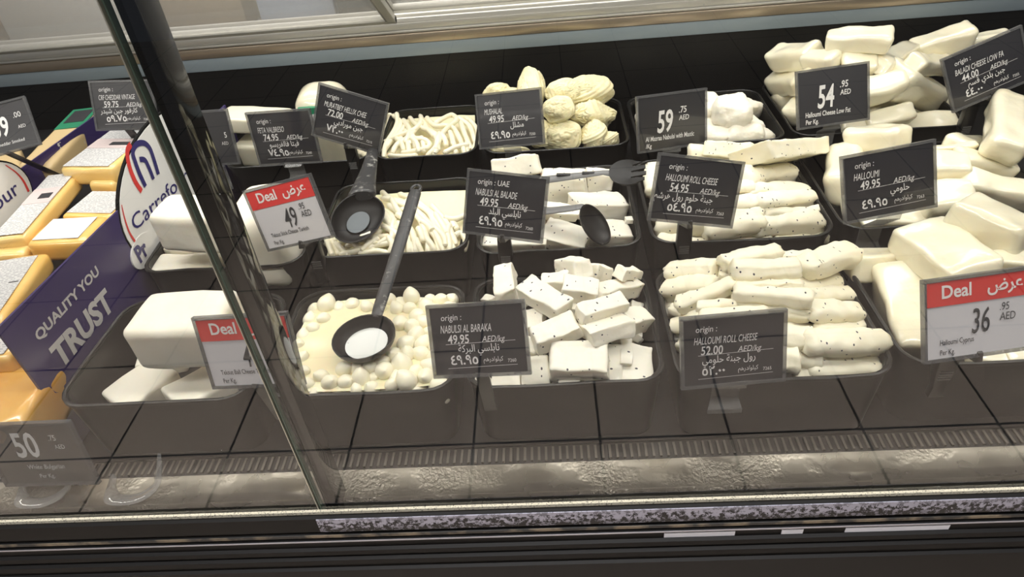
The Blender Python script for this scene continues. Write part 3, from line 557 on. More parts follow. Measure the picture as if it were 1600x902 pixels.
 ('pack', 'T15', [0.599, 0.8787, 0.9811], [0.1245, -0.0577, -1.3885], [0.1458, 0.0865, 0.0519], 'broad flat-topped wrapped brick behind the deal tag in the front right tray'),
 ('pack', 'T15', [0.5554, 0.8275, 0.9129], [0.2506, 0.1218, -1.6974], [0.1705, 0.0936, 0.0702], 'long wrapped brick pointing at the front corner in the front right tray'),
 ('pack', 'T15', [0.5405, 0.933, 0.9289], [-0.2866, 0.0071, -0.0048], [0.1194, 0.0526, 0.0421], 'small brick lying at the rear left in the front right tray'),
 ('pack', 'T15', [0.6728, 0.9077, 1.0075], [-0.1003, 0.0404, -0.9587], [0.1143, 0.0698, 0.0628], 'large rounded brick at the rear right in the front right tray'),
 ('pack', 'T15', [0.6731, 0.8396, 0.9871], [0.0479, -0.0614, -0.1761], [0.0478, 0.0336, 0.0285], 'pale rounded brick above the deal tag in the front right tray'),
 ('pack', 'T15', [0.6087, 0.7253, 0.9082], [0.2925, -0.0219, -0.0885], [0.0461, 0.0303, 0.0258], 'grey wrapped brick under the deal tag in the front right tray'),
 ('pack', 'T15', [0.6457, 0.723, 0.9112], [0.331, -0.0615, 0.0456], [0.0389, 0.0306, 0.026], 'yellowish brick at the front right edge in the front right tray'),
 ('pack', 'T15', [0.647, 0.7668, 0.9421], [0.2059, -0.0923, -0.0765], [0.0701, 0.0485, 0.0412], 'wrapped brick hidden behind the deal tag in the front right tray'),
 ('block', 'T23', [-0.0718, 1.2967, 0.9564], [-0.5347, -0.1096, -0.0063], [0.1007, 0.0522, 0.0418], 'wedge rising above the tag at the rear left in the middle-row tray with black servers'),
 ('block', 'T23', [0.025, 1.267, 0.9204], [-0.1478, -0.0102, -0.141], [0.0965, 0.0659, 0.0593], 'big block at the rear middle in the middle-row tray with black servers'),
 ('block', 'T23', [0.1027, 1.2962, 0.9125], [-0.1568, 0.0776, 0.0112], [0.0547, 0.0454, 0.0409], 'block under the black fork head in the middle-row tray with black servers'),
 ('block', 'T23', [0.09, 1.1912, 0.9149], [0.0616, 0.2851, 0.3823], [0.1127, 0.0562, 0.0337], 'wide block right of the middle in the middle-row tray with black servers'),
 ('block', 'T23', [0.0156, 1.1393, 0.9364], [0.037, 0.018, -0.2364], [0.0713, 0.0367, 0.0184], 'slab under the oval spoon handle in the middle-row tray with black servers'),
 ('block', 'T23', [0.0223, 1.0759, 0.9209], [0.1456, 0.1326, -0.3969], [0.0936, 0.0556, 0.025], 'slanting slab at the front in the middle-row tray with black servers'),
 ('block', 'T23', [0.0999, 1.0956, 0.9049], [0.0798, 0.2177, 0.2306], [0.0911, 0.056, 0.0392], 'big block in the front right corner in the middle-row tray with black servers'),
 ('block', 'T23', [-0.0725, 1.081, 0.9074], [0.1165, -0.1323, -0.2916], [0.124, 0.0387, 0.0309], 'porous block along the front left edge in the middle-row tray with black servers'),
 ('block', 'T23', [-0.0532, 1.1409, 0.9173], [0.064, -0.114, -0.4326], [0.0761, 0.0531, 0.0266], 'slab behind the tag in the middle-row tray with black servers'),
 ('block', 'T23', [0.1451, 1.1221, 0.9212], [0.0049, 0.1418, 0.1146], [0.0148, 0.0104, 0.0088], 'crumb on the right wall in the middle-row tray with black servers'),
 ('block', 'T23', [-0.076, 1.243, 0.8667], [0.062, -0.2986, -0.6107], [0.0944, 0.0639, 0.0319], 'white block lying deep under others in the middle-row tray with black servers'),
 ('block', 'T23', [-0.0238, 1.1902, 0.8961], [-0.0089, -0.0727, -0.2235], [0.0697, 0.0619, 0.0309], 'white block lying deep under others in the middle-row tray with black servers'),
 ('skein', 'T33', [-0.1218, 1.6691, 0.9707], [-0.3077, 0.0769, 0.0069], [0.0679, 0.0489, 0.0464], 'small pale skein peeking over the tag in the back tray of wound skeins'),
 ('skein', 'T33', [-0.0814, 1.6246, 0.9826], [0.0877, -0.3303, -1.1293], [0.0997, 0.0324, 0.0308], 'tiny skein end over the tag in the back tray of wound skeins'),
 ('skein', 'T33', [-0.0357, 1.5923, 1.0032], [-0.111, -0.1323, 1.5594], [0.1593, 0.0664, 0.0631], 'tall rounded skein above the tag in the back tray of wound skeins'),
 ('skein', 'T33', [0.042, 1.5445, 1.0098], [0.0917, 0.0633, -0.0261], [0.0855, 0.0594, 0.0564], 'wide knotted skein at the rear middle in the back tray of wound skeins'),
 ('skein', 'T33', [0.1007, 1.5979, 0.9822], [0.2041, 0.3533, 0.9047], [0.1921, 0.0817, 0.0776], 'largest skein at the rear right in the back tray of wound skeins'),
 ('skein', 'T33', [0.0287, 1.4816, 0.9964], [0.3436, 0.0545, -0.0434], [0.075, 0.0553, 0.0525], 'rounded skein in the centre in the back tray of wound skeins'),
 ('skein', 'T33', [0.1062, 1.5361, 0.9518], [0.3317, 0.3738, 0.8713], [0.1734, 0.0694, 0.0659], 'round skein at the right end in the back tray of wound skeins'),
 ('skein', 'T33', [0.0301, 1.4616, 0.9402], [0.4387, 0.0511, -0.0443], [0.0923, 0.0675, 0.0641], 'wide skein at the front middle in the back tray of wound skeins'),
 ('skein', 'T33', [0.1035, 1.4629, 0.9334], [0.148, -0.8796, 1.4862], [0.0734, 0.0617, 0.0586], 'upright skein at the front right in the back tray of wound skeins'),
 ('skein', 'T33', [0.1358, 1.4638, 0.9209], [0.3077, 0.2886, 0.4952], [0.0636, 0.0411, 0.0391], 'small skein in the front right corner in the back tray of wound skeins'),
 ('skein', 'T33', [-0.0203, 1.4676, 0.9452], [0.0066, -0.7788, 1.5012], [0.0644, 0.057, 0.0541], 'low skein beside the tag edge in the back tray of wound skeins'),
 ('skein', 'T33', [-0.0926, 1.4597, 0.9144], [0.3426, -0.1487, -0.4371], [0.1052, 0.0207, 0.0196], 'pale skein under the tag at the front left in the back tray of wound skeins'),
 ('skein', 'T33', [-0.0759, 1.5403, 0.949], [0.2447, -0.2711, -0.8006], [0.1376, 0.0574, 0.0545], 'skein hidden behind the tag in the back tray of wound skeins'),
 ('brick', 'T11', [-0.5774, 0.8005, 0.975], [0.0, -0.0, -0.0483], [0.1505, 0.1052, 0.0842], 'large white block stacked on top in the front tray by the purple board'),
 ('brick', 'T11', [-0.6837, 0.773, 0.8718], [0.0, -0.0, 0.9595], [0.0933, 0.0735, 0.0404], 'lower white block at the left in the front tray by the purple board'),
 ('brick', 'T11', [-0.5858, 0.7651, 0.868], [0.0, 0.0, 0.7541], [0.0924, 0.0777, 0.0427], 'lower white block at the right in the front tray by the purple board'),
 ('brick', 'T11', [-0.686, 0.8528, 0.8642], [0.0, 0.0, 0.1708], [0.0842, 0.0505, 0.0303], 'white block at the back underneath in the front tray by the purple board'),
 ('brick', 'T21', [-0.6683, 1.0772, 0.9991], [0.0, -0.0, -0.1496], [0.1301, 0.0893, 0.0803], 'large soft-edged white block on top in the middle tray by the purple board'),
 ('brick', 'T21', [-0.7119, 1.0726, 0.9002], [0.0, -0.0, -0.0528], [0.1366, 0.0587, 0.0352], 'white block lying underneath at the left in the middle tray by the purple board'),
 ('brick', 'T21', [-0.5504, 1.1051, 0.9458], [0.0, -0.0, 0.0004], [0.1074, 0.1558, 0.1558], 'tall smooth white block behind the deal tag in the middle tray by the purple board'),
 ('brick', 'T21', [-0.7397, 1.1288, 0.9081], [0.0, -0.0, -0.2375], [0.0808, 0.041, 0.0287], 'small white block tucked under the top one in the middle tray by the purple board'),
 ('brick', 'T31', [-0.7169, 1.5681, 0.985], [0.0, -0.0, -0.2395], [0.1802, 0.0778, 0.0389], 'upper cream block with rounded corners in the back left tray'),
 ('brick', 'T31', [-0.7204, 1.5506, 0.9123], [0.0, 0.0, -0.2018], [0.1115, 0.0728, 0.0582], 'lower cream block in the back left tray'),
 ('brick', 'T31', [-0.6056, 1.5415, 0.9109], [0.0, -0.0, -0.1417], [0.1025, 0.0727, 0.0581], 'cream block hidden behind the chalk tag in the back left tray'),
]
BALLS = [[-0.3974, 0.9115, 0.9276, 0.0161], [-0.3541, 0.9127, 0.9187, 0.0146], [-0.3761, 0.9082, 0.9177, 0.0121], [-0.4192, 0.9101, 0.913, 0.0152], [-0.4215, 0.8822, 0.9175, 0.0125], [-0.3958, 0.8763, 0.9221, 0.0112], [-0.325, 0.9004, 0.9231, 0.0114], [-0.4218, 0.8404, 0.9169, 0.0122], [-0.4079, 0.8535, 0.9212, 0.011], [-0.2485, 0.9129, 0.9331, 0.0144], [-0.2354, 0.9114, 0.9159, 0.0114], [-0.2184, 0.9164, 0.9195, 0.0102], [-0.199, 0.9134, 0.9194, 0.0132], [-0.1791, 0.9159, 0.9175, 0.0108], [-0.1833, 0.8962, 0.9115, 0.0143], [-0.2658, 0.9094, 0.9181, 0.0132], [-0.2488, 0.8887, 0.9243, 0.0124], [-0.2222, 0.8956, 0.9221, 0.0137], [-0.2331, 0.8682, 0.9245, 0.0139], [-0.2718, 0.8904, 0.9248, 0.0118], [-0.2864, 0.9158, 0.9227, 0.0109], [-0.26, 0.8489, 0.9271, 0.0138], [-0.2387, 0.8401, 0.927, 0.0136], [-0.2421, 0.7993, 0.9268, 0.0144], [-0.2287, 0.8191, 0.9265, 0.0141], [-0.2207, 0.8509, 0.9258, 0.0115], [-0.2163, 0.7989, 0.9248, 0.0132], [-0.2096, 0.8267, 0.9231, 0.0107], [-0.259, 0.7742, 0.9266, 0.0135], [-0.2374, 0.7773, 0.9257, 0.0125], [-0.2161, 0.7769, 0.924, 0.0131], [-0.2433, 0.7527, 0.9276, 0.0177], [-0.22, 0.7414, 0.9165, 0.0159], [-0.1978, 0.7484, 0.9252, 0.0134], [-0.1963, 0.7708, 0.9213, 0.0119], [-0.2741, 0.7595, 0.9246, 0.0118], [-0.2908, 0.7497, 0.9249, 0.0112], [-0.3111, 0.7502, 0.9243, 0.0118], [-0.3322, 0.7511, 0.9243, 0.0134], [-0.2668, 0.7389, 0.9296, 0.0148], [-0.3026, 0.7296, 0.9259, 0.0148], [-0.3249, 0.7239, 0.923, 0.0127], [-0.3491, 0.7237, 0.9226, 0.0137], [-0.3832, 0.7244, 0.9192, 0.0106], [-0.2852, 0.7144, 0.9149, 0.0136], [-0.2624, 0.7172, 0.9047, 0.0163], [-0.2308, 0.7171, 0.9294, 0.0162], [-0.2155, 0.7144, 0.9097, 0.0136], [-0.2383, 0.7141, 0.8997, 0.0132], [-0.3162, 0.7134, 0.9039, 0.0121], [-0.3359, 0.7132, 0.909, 0.0121], [-0.2004, 0.7144, 0.8932, 0.0131], [-0.2022, 0.7266, 0.9242, 0.0131], [-0.1828, 0.7158, 0.916, 0.0152], [-0.1797, 0.7127, 0.8939, 0.0116], [-0.2972, 0.7123, 0.8981, 0.0111], [-0.3713, 0.7121, 0.913, 0.0105], [-0.2484, 0.7296, 0.9195, 0.0121], [-0.2837, 0.7345, 0.9174, 0.0106], [-0.2521, 0.7117, 0.9244, 0.0104], [-0.355, 0.7123, 0.9052, 0.0111], [-0.2029, 0.8835, 0.9209, 0.0135], [-0.1813, 0.8798, 0.928, 0.0135], [-0.1816, 0.866, 0.9101, 0.0134], [-0.2016, 0.8486, 0.9181, 0.0132], [-0.1811, 0.8497, 0.9266, 0.0132], [-0.181, 0.8302, 0.9149, 0.0131], [-0.1933, 0.8159, 0.9264, 0.0129], [-0.1808, 0.8034, 0.9141, 0.0128], [-0.1928, 0.7905, 0.926, 0.0126], [-0.1805, 0.7797, 0.9118, 0.0125], [-0.1804, 0.759, 0.9173, 0.0124], [-0.1802, 0.7385, 0.9151, 0.0122], [-0.3011, 0.8958, 0.9236, 0.0107], [-0.4229, 0.8167, 0.9184, 0.0108], [-0.4082, 0.784, 0.9207, 0.0105], [-0.3972, 0.7518, 0.921, 0.0103], [-0.3666, 0.7387, 0.922, 0.0118], [-0.3063, 0.7109, 0.9188, 0.0094], [-0.2208, 0.7127, 0.8901, 0.0106], [-0.2763, 0.7122, 0.8888, 0.0096]]
STRINGS = {'T22': [[[-0.3256, 1.2751, 0.922], [-0.2756, 1.2193, 0.9311], [-0.2344, 1.1622, 0.9283], [-0.2005, 1.1008, 0.9164], [-0.1902, 1.0625, 0.9076]], [[-0.3559, 1.2461, 0.931], [-0.295, 1.2056, 0.9358], [-0.2393, 1.1305, 0.9291], [-0.2097, 1.0629, 0.9136]], [[-0.3326, 1.2343, 0.9364], [-0.3131, 1.1844, 0.9399], [-0.2797, 1.1252, 0.9354]], [[-0.3501, 1.2008, 0.9324], [-0.3199, 1.164, 0.9331], [-0.295, 1.1032, 0.9263]], [[-0.2471, 1.2051, 0.9327], [-0.212, 1.1482, 0.9257], [-0.1866, 1.0802, 0.9147]], [[-0.2341, 1.1684, 0.9344], [-0.2041, 1.105, 0.9237], [-0.1976, 1.0624, 0.9131]], [[-0.2612, 1.1385, 0.9304], [-0.2291, 1.1035, 0.9215], [-0.2185, 1.063, 0.9092]], [[-0.1922, 1.1039, 0.9187], [-0.181, 1.1166, 0.9168], [-0.1696, 1.0961, 0.9125], [-0.1715, 1.063, 0.9109]], [[-0.2165, 1.1573, 0.9301], [-0.1957, 1.1554, 0.9249], [-0.1747, 1.1786, 0.9187]], [[-0.4028, 1.0887, 0.9187], [-0.3625, 1.1045, 0.9251], [-0.3161, 1.1049, 0.9266]], [[-0.3946, 1.0682, 0.9175], [-0.3501, 1.079, 0.9218], [-0.3189, 1.0971, 0.9271]], [[-0.449, 1.1235, 0.9182], [-0.4343, 1.0901, 0.9199], [-0.4231, 1.0635, 0.9154]], [[-0.4389, 1.1335, 0.9158], [-0.427, 1.101, 0.9169], [-0.4123, 1.0688, 0.9133]], [[-0.4273, 1.105, 0.9192], [-0.4095, 1.0815, 0.9192], [-0.39, 1.0624, 0.9139]], [[-0.4629, 1.2176, 0.9144], [-0.4341, 1.1996, 0.9237], [-0.4216, 1.2181, 0.9268]], [[-0.4286, 1.1498, 0.9196], [-0.3633, 1.1101, 0.9264], [-0.3353, 1.1238, 0.9302]], [[-0.3735, 1.0647, 0.9161], [-0.3366, 1.0685, 0.9184], [-0.3119, 1.0626, 0.9134]], [[-0.3181, 1.0978, 0.9315], [-0.3077, 1.0769, 0.9253], [-0.3138, 1.0623, 0.9138]], [[-0.277, 1.0872, 0.921], [-0.2717, 1.0739, 0.9175], [-0.2673, 1.0626, 0.9103]], [[-0.2646, 1.0935, 0.9258], [-0.257, 1.0737, 0.9191], [-0.2512, 1.063, 0.9089]], [[-0.3392, 1.1572, 0.9388], [-0.3128, 1.1213, 0.9353], [-0.3123, 1.0818, 0.9272]], [[-0.307, 1.1941, 0.9335], [-0.2678, 1.1598, 0.9322], [-0.2452, 1.1016, 0.9239], [-0.2386, 1.0624, 0.911]], [[-0.3358, 1.2113, 0.9352], [-0.2969, 1.1573, 0.9358], [-0.2691, 1.0985, 0.9276], [-0.2629, 1.0627, 0.9124]], [[-0.3352, 1.13, 0.9361], [-0.3021, 1.1026, 0.9321], [-0.2871, 1.0626, 0.9142]], [[-0.304, 1.2314, 0.931], [-0.2537, 1.1838, 0.9311], [-0.2185, 1.1232, 0.9225], [-0.2043, 1.0628, 0.9083]], [[-0.3079, 1.1442, 0.9349], [-0.2818, 1.1001, 0.9274], [-0.275, 1.0627, 0.9133]], [[-0.3687, 1.0674, 0.9213], [-0.3501, 1.0853, 0.9274], [-0.3345, 1.0944, 0.93]], [[-0.349, 1.0644, 0.9146], [-0.3428, 1.0832, 0.9209], [-0.3102, 1.0889, 0.9222]], [[-0.244, 1.0928, 0.9248], [-0.2303, 1.0719, 0.9185], [-0.2273, 1.0631, 0.9048]], [[-0.3934, 1.0919, 0.9259], [-0.3775, 1.0998, 0.9293], [-0.3531, 1.1074, 0.9324]], [[-0.4524, 1.1122, 0.9109], [-0.4221, 1.1195, 0.9191], [-0.3994, 1.1181, 0.9234]], [[-0.3667, 1.2951, 0.9185], [-0.3299, 1.229, 0.9342], [-0.2795, 1.1878, 0.9355]], [[-0.2342, 1.126, 0.9317], [-0.2114, 1.097, 0.9247], [-0.2056, 1.0696, 0.9185]], [[-0.3027, 1.0981, 0.9253], [-0.2924, 1.077, 0.9192], [-0.3004, 1.0633, 0.9096]], [[-0.4111, 1.0657, 0.9155], [-0.3829, 1.073, 0.9184], [-0.3671, 1.0808, 0.9217]], [[-0.2818, 1.1111, 0.933], [-0.2859, 1.0962, 0.9306], [-0.2879, 1.0777, 0.9257]], [[-0.3053, 1.1112, 0.9278], [-0.2959, 1.0943, 0.9243], [-0.2893, 1.0743, 0.9176]], [[-0.4202, 1.1682, 0.9244], [-0.4214, 1.1528, 0.9241], [-0.4196, 1.1309, 0.9238]], [[-0.2588, 1.14, 0.9356], [-0.2438, 1.1273, 0.9331], [-0.2333, 1.1106, 0.9299]], [[-0.2477, 1.1772, 0.9301], [-0.2392, 1.1562, 0.9279], [-0.2322, 1.1273, 0.9254]], [[-0.4452, 1.1492, 0.9169], [-0.4323, 1.1265, 0.9204], [-0.4224, 1.1029, 0.9208]], [[-0.2034, 1.1353, 0.9257], [-0.2049, 1.1206, 0.9255], [-0.2053, 1.1025, 0.9238]], [[-0.2051, 1.1588, 0.9216], [-0.1951, 1.1465, 0.9183], [-0.1876, 1.127, 0.916]], [[-0.3535, 1.1138, 0.931], [-0.3567, 1.1031, 0.9276], [-0.3571, 1.0859, 0.9243]], [[-0.3579, 1.1111, 0.933], [-0.3479, 1.0975, 0.9298], [-0.3402, 1.0796, 0.9254]], [[-0.4085, 1.1899, 0.925], [-0.3866, 1.1602, 0.9282], [-0.3706, 1.1285, 0.928]], [[-0.4405, 1.1446, 0.9186], [-0.4233, 1.1207, 0.9216], [-0.4104, 1.0954, 0.9217]], [[-0.2625, 1.1209, 0.9334], [-0.2547, 1.1035, 0.93], [-0.2488, 1.0816, 0.9243]], [[-0.2109, 1.1611, 0.9232], [-0.1997, 1.1495, 0.9205], [-0.1919, 1.134, 0.9168]], [[-0.2522, 1.11, 0.9279], [-0.2457, 1.0978, 0.9256], [-0.2412, 1.0836, 0.9211]], [[-0.3131, 1.1472, 0.938], [-0.3137, 1.1296, 0.9373], [-0.3135, 1.1101, 0.9333]], [[-0.3686, 1.1699, 0.9306], [-0.3583, 1.1468, 0.9313], [-0.3501, 1.121, 0.9291]], [[-0.3644, 1.1463, 0.9337], [-0.3643, 1.1305, 0.9319], [-0.3626, 1.1095, 0.9289]], [[-0.3423, 1.1634, 0.9385], [-0.3251, 1.1416, 0.9384], [-0.3131, 1.1185, 0.9348]], [[-0.4012, 1.1144, 0.9225], [-0.3843, 1.0944, 0.921], [-0.3724, 1.0725, 0.9159]], [[-0.4087, 1.1362, 0.9259], [-0.393, 1.118, 0.9274], [-0.3823, 1.1005, 0.9254]], [[-0.3361, 1.1707, 0.9396], [-0.3247, 1.1489, 0.9381], [-0.3153, 1.1208, 0.9355]], [[-0.2912, 1.1739, 0.9331], [-0.2944, 1.1537, 0.9328], [-0.2951, 1.1281, 0.9308]], [[-0.324, 1.1597, 0.9358], [-0.314, 1.1379, 0.9352], [-0.3065, 1.1133, 0.9315]], [[-0.311, 1.1653, 0.9391], [-0.2948, 1.1499, 0.9385], [-0.2834, 1.1321, 0.9362]], [[-0.3705, 1.1236, 0.9281], [-0.359, 1.1062, 0.9259], [-0.3505, 1.0858, 0.921]]], 'T32': [[[-0.406, 1.6764, 0.9329], [-0.4125, 1.653, 0.9087], [-0.4128, 1.5557, 0.9087], [-0.4097, 1.4764, 0.9089]], [[-0.4013, 1.6751, 0.9272], [-0.3703, 1.6178, 0.9278], [-0.38, 1.5383, 0.9263], [-0.399, 1.4829, 0.916]], [[-0.4132, 1.5331, 0.9142], [-0.3674, 1.5334, 0.9334], [-0.3252, 1.5427, 0.9426], [-0.3095, 1.5864, 0.9435]], [[-0.3294, 1.6751, 0.9219], [-0.2962, 1.558, 0.9389], [-0.271, 1.5142, 0.9357]], [[-0.3169, 1.634, 0.9338], [-0.3249, 1.5369, 0.9398], [-0.372, 1.4848, 0.9243]], [[-0.2753, 1.5666, 0.9445], [-0.2578, 1.5995, 0.9422], [-0.2401, 1.6302, 0.9356], [-0.226, 1.5932, 0.9371], [-0.2508, 1.5243, 0.9404], [-0.2664, 1.4521, 0.9222]], [[-0.2482, 1.545, 0.9359], [-0.2593, 1.4909, 0.9296], [-0.2724, 1.4528, 0.9168]], [[-0.2282, 1.5545, 0.9355], [-0.2096, 1.5016, 0.9263], [-0.1974, 1.4553, 0.9156]], [[-0.2279, 1.6145, 0.936], [-0.1944, 1.5795, 0.927], [-0.1751, 1.5038, 0.9172]], [[-0.2106, 1.6454, 0.9208], [-0.1809, 1.5929, 0.914], [-0.1713, 1.509, 0.9087]], [[-0.3698, 1.468, 0.9216], [-0.3584, 1.5046, 0.9301], [-0.3218, 1.509, 0.9364], [-0.2894, 1.4949, 0.9354], [-0.2831, 1.4747, 0.9284], [-0.3181, 1.4656, 0.9246], [-0.3484, 1.4625, 0.9229]], [[-0.3685, 1.6428, 0.9277], [-0.3363, 1.5466, 0.9416], [-0.3404, 1.4928, 0.9346]], [[-0.4261, 1.6676, 0.9088], [-0.4066, 1.5856, 0.9109], [-0.4105, 1.5104, 0.9084]], [[-0.4704, 1.5244, 0.9113], [-0.4495, 1.4985, 0.9116], [-0.4347, 1.4751, 0.9114]], [[-0.3892, 1.6756, 0.932], [-0.3787, 1.6032, 0.9294], [-0.3919, 1.5113, 0.9236], [-0.3886, 1.4548, 0.9186]], [[-0.3562, 1.6315, 0.9262], [-0.3618, 1.5626, 0.9302], [-0.3892, 1.521, 0.9185]], [[-0.305, 1.6282, 0.9355], [-0.2751, 1.5608, 0.9416], [-0.2442, 1.5624, 0.9386], [-0.2225, 1.5456, 0.9337]], [[-0.2608, 1.5232, 0.9416], [-0.2624, 1.4757, 0.9319], [-0.2868, 1.4481, 0.9175]], [[-0.2374, 1.5366, 0.9335], [-0.2238, 1.4851, 0.9244], [-0.2175, 1.4543, 0.9148]], [[-0.2165, 1.5985, 0.9311], [-0.2017, 1.534, 0.9266], [-0.1837, 1.4751, 0.9155]], [[-0.1972, 1.6186, 0.9262], [-0.1734, 1.5618, 0.9169], [-0.1778, 1.4625, 0.916]], [[-0.4287, 1.6174, 0.9089], [-0.422, 1.5462, 0.9083], [-0.4203, 1.478, 0.9088]], [[-0.3799, 1.464, 0.9188], [-0.3426, 1.4528, 0.9191], [-0.307, 1.452, 0.9198]], [[-0.2463, 1.4508, 0.9215], [-0.2174, 1.4709, 0.9256], [-0.1888, 1.4863, 0.9213]], [[-0.3583, 1.6762, 0.9177], [-0.32, 1.5771, 0.9373], [-0.278, 1.534, 0.9378], [-0.2602, 1.506, 0.9334]], [[-0.4602, 1.4999, 0.9117], [-0.4261, 1.4846, 0.9115], [-0.4027, 1.4715, 0.9137]], [[-0.2602, 1.509, 0.9396], [-0.2636, 1.4883, 0.9351], [-0.2639, 1.459, 0.9261]], [[-0.3529, 1.5701, 0.9325], [-0.3372, 1.5318, 0.9345], [-0.3283, 1.491, 0.9299]], [[-0.3412, 1.5106, 0.9345], [-0.3333, 1.488, 0.9308], [-0.3287, 1.4597, 0.9219]], [[-0.4241, 1.612, 0.9143], [-0.4279, 1.5794, 0.9147], [-0.4228, 1.5285, 0.9149]], [[-0.3051, 1.5168, 0.936], [-0.2977, 1.4936, 0.9313], [-0.2933, 1.4627, 0.9218]], [[-0.3321, 1.535, 0.9388], [-0.3198, 1.5051, 0.9366], [-0.3135, 1.4726, 0.9274]], [[-0.3283, 1.5111, 0.939], [-0.3123, 1.4858, 0.9354], [-0.3048, 1.4575, 0.9254]], [[-0.1961, 1.5163, 0.9205], [-0.1941, 1.4929, 0.9179], [-0.1921, 1.459, 0.9126]], [[-0.3748, 1.5406, 0.9284], [-0.3524, 1.5022, 0.9317], [-0.3421, 1.4697, 0.9253]], [[-0.2546, 1.5123, 0.9398], [-0.2451, 1.4941, 0.936], [-0.2405, 1.4709, 0.9282]], [[-0.2387, 1.5387, 0.9337], [-0.2311, 1.5161, 0.9306], [-0.2267, 1.4847, 0.9243]], [[-0.2696, 1.5131, 0.9375], [-0.2629, 1.4898, 0.9334], [-0.2593, 1.4609, 0.9237]], [[-0.4285, 1.6606, 0.9146], [-0.4248, 1.6257, 0.915], [-0.4169, 1.5734, 0.9148]], [[-0.3654, 1.5564, 0.9286], [-0.3561, 1.5278, 0.9302], [-0.3499, 1.4961, 0.9272]]]}
CARDS = {
 't_smoked': ([-1.1341, 1.3, 1.1176], [-0.6916, -0.0696, 0.3636], 0.1319, 0.0975),
 't_vintage': ([-0.9383, 1.44, 1.0957], [-0.4402, 0.0909, 0.1216], 0.1262, 0.0987),
 't_half': ([-0.773, 1.41, 1.0166], [-0.2325, -0.0109, -0.0229], 0.1333, 0.1143),
 't_feta': ([-0.5902, 1.41, 1.0059], [-0.1607, -0.0437, -0.113], 0.1456, 0.114),
 't_hellix': ([-0.4304, 1.4, 1.0427], [-0.2461, 0.3111, -0.164], 0.1484, 0.1092),
 't_skein': ([-0.0821, 1.4, 1.0179], [-0.4406, -0.1453, -0.2578], 0.1433, 0.1099),
 't_mastic': ([0.2649, 1.385, 0.9953], [-0.2885, 0.0465, 0.2455], 0.1507, 0.1105),
 't_lowfat': ([0.596, 1.39, 1.0246], [-0.4081, -0.0158, 0.139], 0.1474, 0.1106),
 't_baladi': ([0.8737, 1.36, 1.071], [-0.3548, -0.3091, 0.1686], 0.1496, 0.1036),
 't_stick': ([-0.4517, 1.0, 1.0536], [-0.2586, -0.2729, -0.1812], 0.1336, 0.1045),
 't_ballcheese': ([-0.4193, 0.672, 1.0381], [-0.3044, -0.0801, -0.0892], 0.1301, 0.0997),
 't_uae': ([-0.08, 1.005, 1.0405], [-0.4764, 0.041, -0.2718], 0.1345, 0.1031),
 't_roll': ([0.2384, 1.0, 1.0492], [-0.3847, 0.2309, 0.0832], 0.14, 0.103),
 't_halloumi': ([0.5494, 1.0, 1.0439], [-0.4048, -0.0699, 0.1293], 0.1463, 0.103),
 't_baraka': ([-0.1067, 0.672, 1.0393], [-0.4964, -0.0824, -0.0826], 0.1246, 0.0917),
 't_roll52': ([0.2268, 0.665, 1.0064], [-0.3886, 0.0139, 0.0731], 0.1306, 0.092),
 't_cyprus': ([0.5201, 0.66, 1.0512], [-0.4796, -0.0019, 0.1316], 0.1361, 0.098),
 't_white': ([-0.7798, 0.635, 0.8865], [-0.2045, -0.053, -0.0516], 0.1487, 0.1071),
}
PACKS = {
 'far': [-0.9815, 1.3887, 0.9975, -0.132, 0.1316, 0.1868, 0.045],
 'long': [-1.0486, 1.1932, 0.98, 0.1097, 0.0679, 0.2623, 0.04],
 'small': [-0.9636, 1.299, 0.97, -0.1248, 0.0667, 0.0352, 0.04],
 'label': [-0.9238, 1.2035, 0.965, -0.1413, 0.1262, 0.1042, 0.04],
 'front': [-0.9388, 1.0987, 0.9675, -0.0126, 0.1204, 0.0936, 0.045],
 'left': [-1.0379, 1.07, 0.96, 0.096, 0.0718, 0.0693, 0.04],
 'near': [-0.9687, 0.9225, 0.965, 0.1761, 0.0944, 0.2103, 0.04],
 'orange': [-0.8524, 0.7112, 0.895, 0.0734, 0.1155, 0.1392, 0.08],
 'edge': [-0.9266, 0.8019, 0.945, 0.0486, 0.1255, 0.0833, 0.04],
 'tan': [-1.1797, 1.5278, 0.975, 0.1223, 0.0821, 0.3392, 0.05],
 'tan2': [-1.2995, 1.4153, 0.955, 0.5466, 0.1142, 0.1958, 0.05],
}
BOARD = {
 'red': [[1.1918, 1.1139], [1.1737, 1.1103], [1.1623, 1.096], [1.1559, 1.0755], [1.1544, 1.0519], [1.1594, 1.0295]],
 'blue1': [[1.1767, 1.0303], [1.1767, 1.0571], [1.1802, 1.0831], [1.1862, 1.1005], [1.2083, 1.1057], [1.2316, 1.0965], [1.2423, 1.0807], [1.2403, 1.0585], [1.2327, 1.0262]],
 'blue2': [[1.2108, 1.0273], [1.2129, 1.0533], [1.2107, 1.0705], [1.1959, 1.079]],
 'swoosh': [[1.0871, 1.0426], [1.078, 1.0203], [1.0715, 0.9922], [1.0746, 0.9644]],
 'carr': [[1.0925, 0.982], [1.2864, 0.9613]],
 'qual': [[0.77, 0.9915], [0.9479, 0.9844], [0.7708, 1.0085]],
 'trust': [[0.7806, 0.9283], [0.936, 0.9164], [0.767, 0.9718]],
 'pr': [[1.0563, 0.9359], [1.1145, 0.9291], [1.0505, 0.9589]],
 'wada': [[1.4315, 1.0015], [1.5042, 0.9759], [1.4237, 0.9726], [1.4798, 0.9656]],
 'our': [[1.2076, 0.9943], [1.2688, 0.9993]],
 'sw2': [[1.2729, 1.0506], [1.2878, 1.0248], [1.2937, 1.0007], [1.2913, 0.9757]],
 'crest2': [[1.2749, 1.0693], [1.2949, 1.0413], [1.308, 1.0032], [1.3068, 0.9747]],
}

RIM = .93

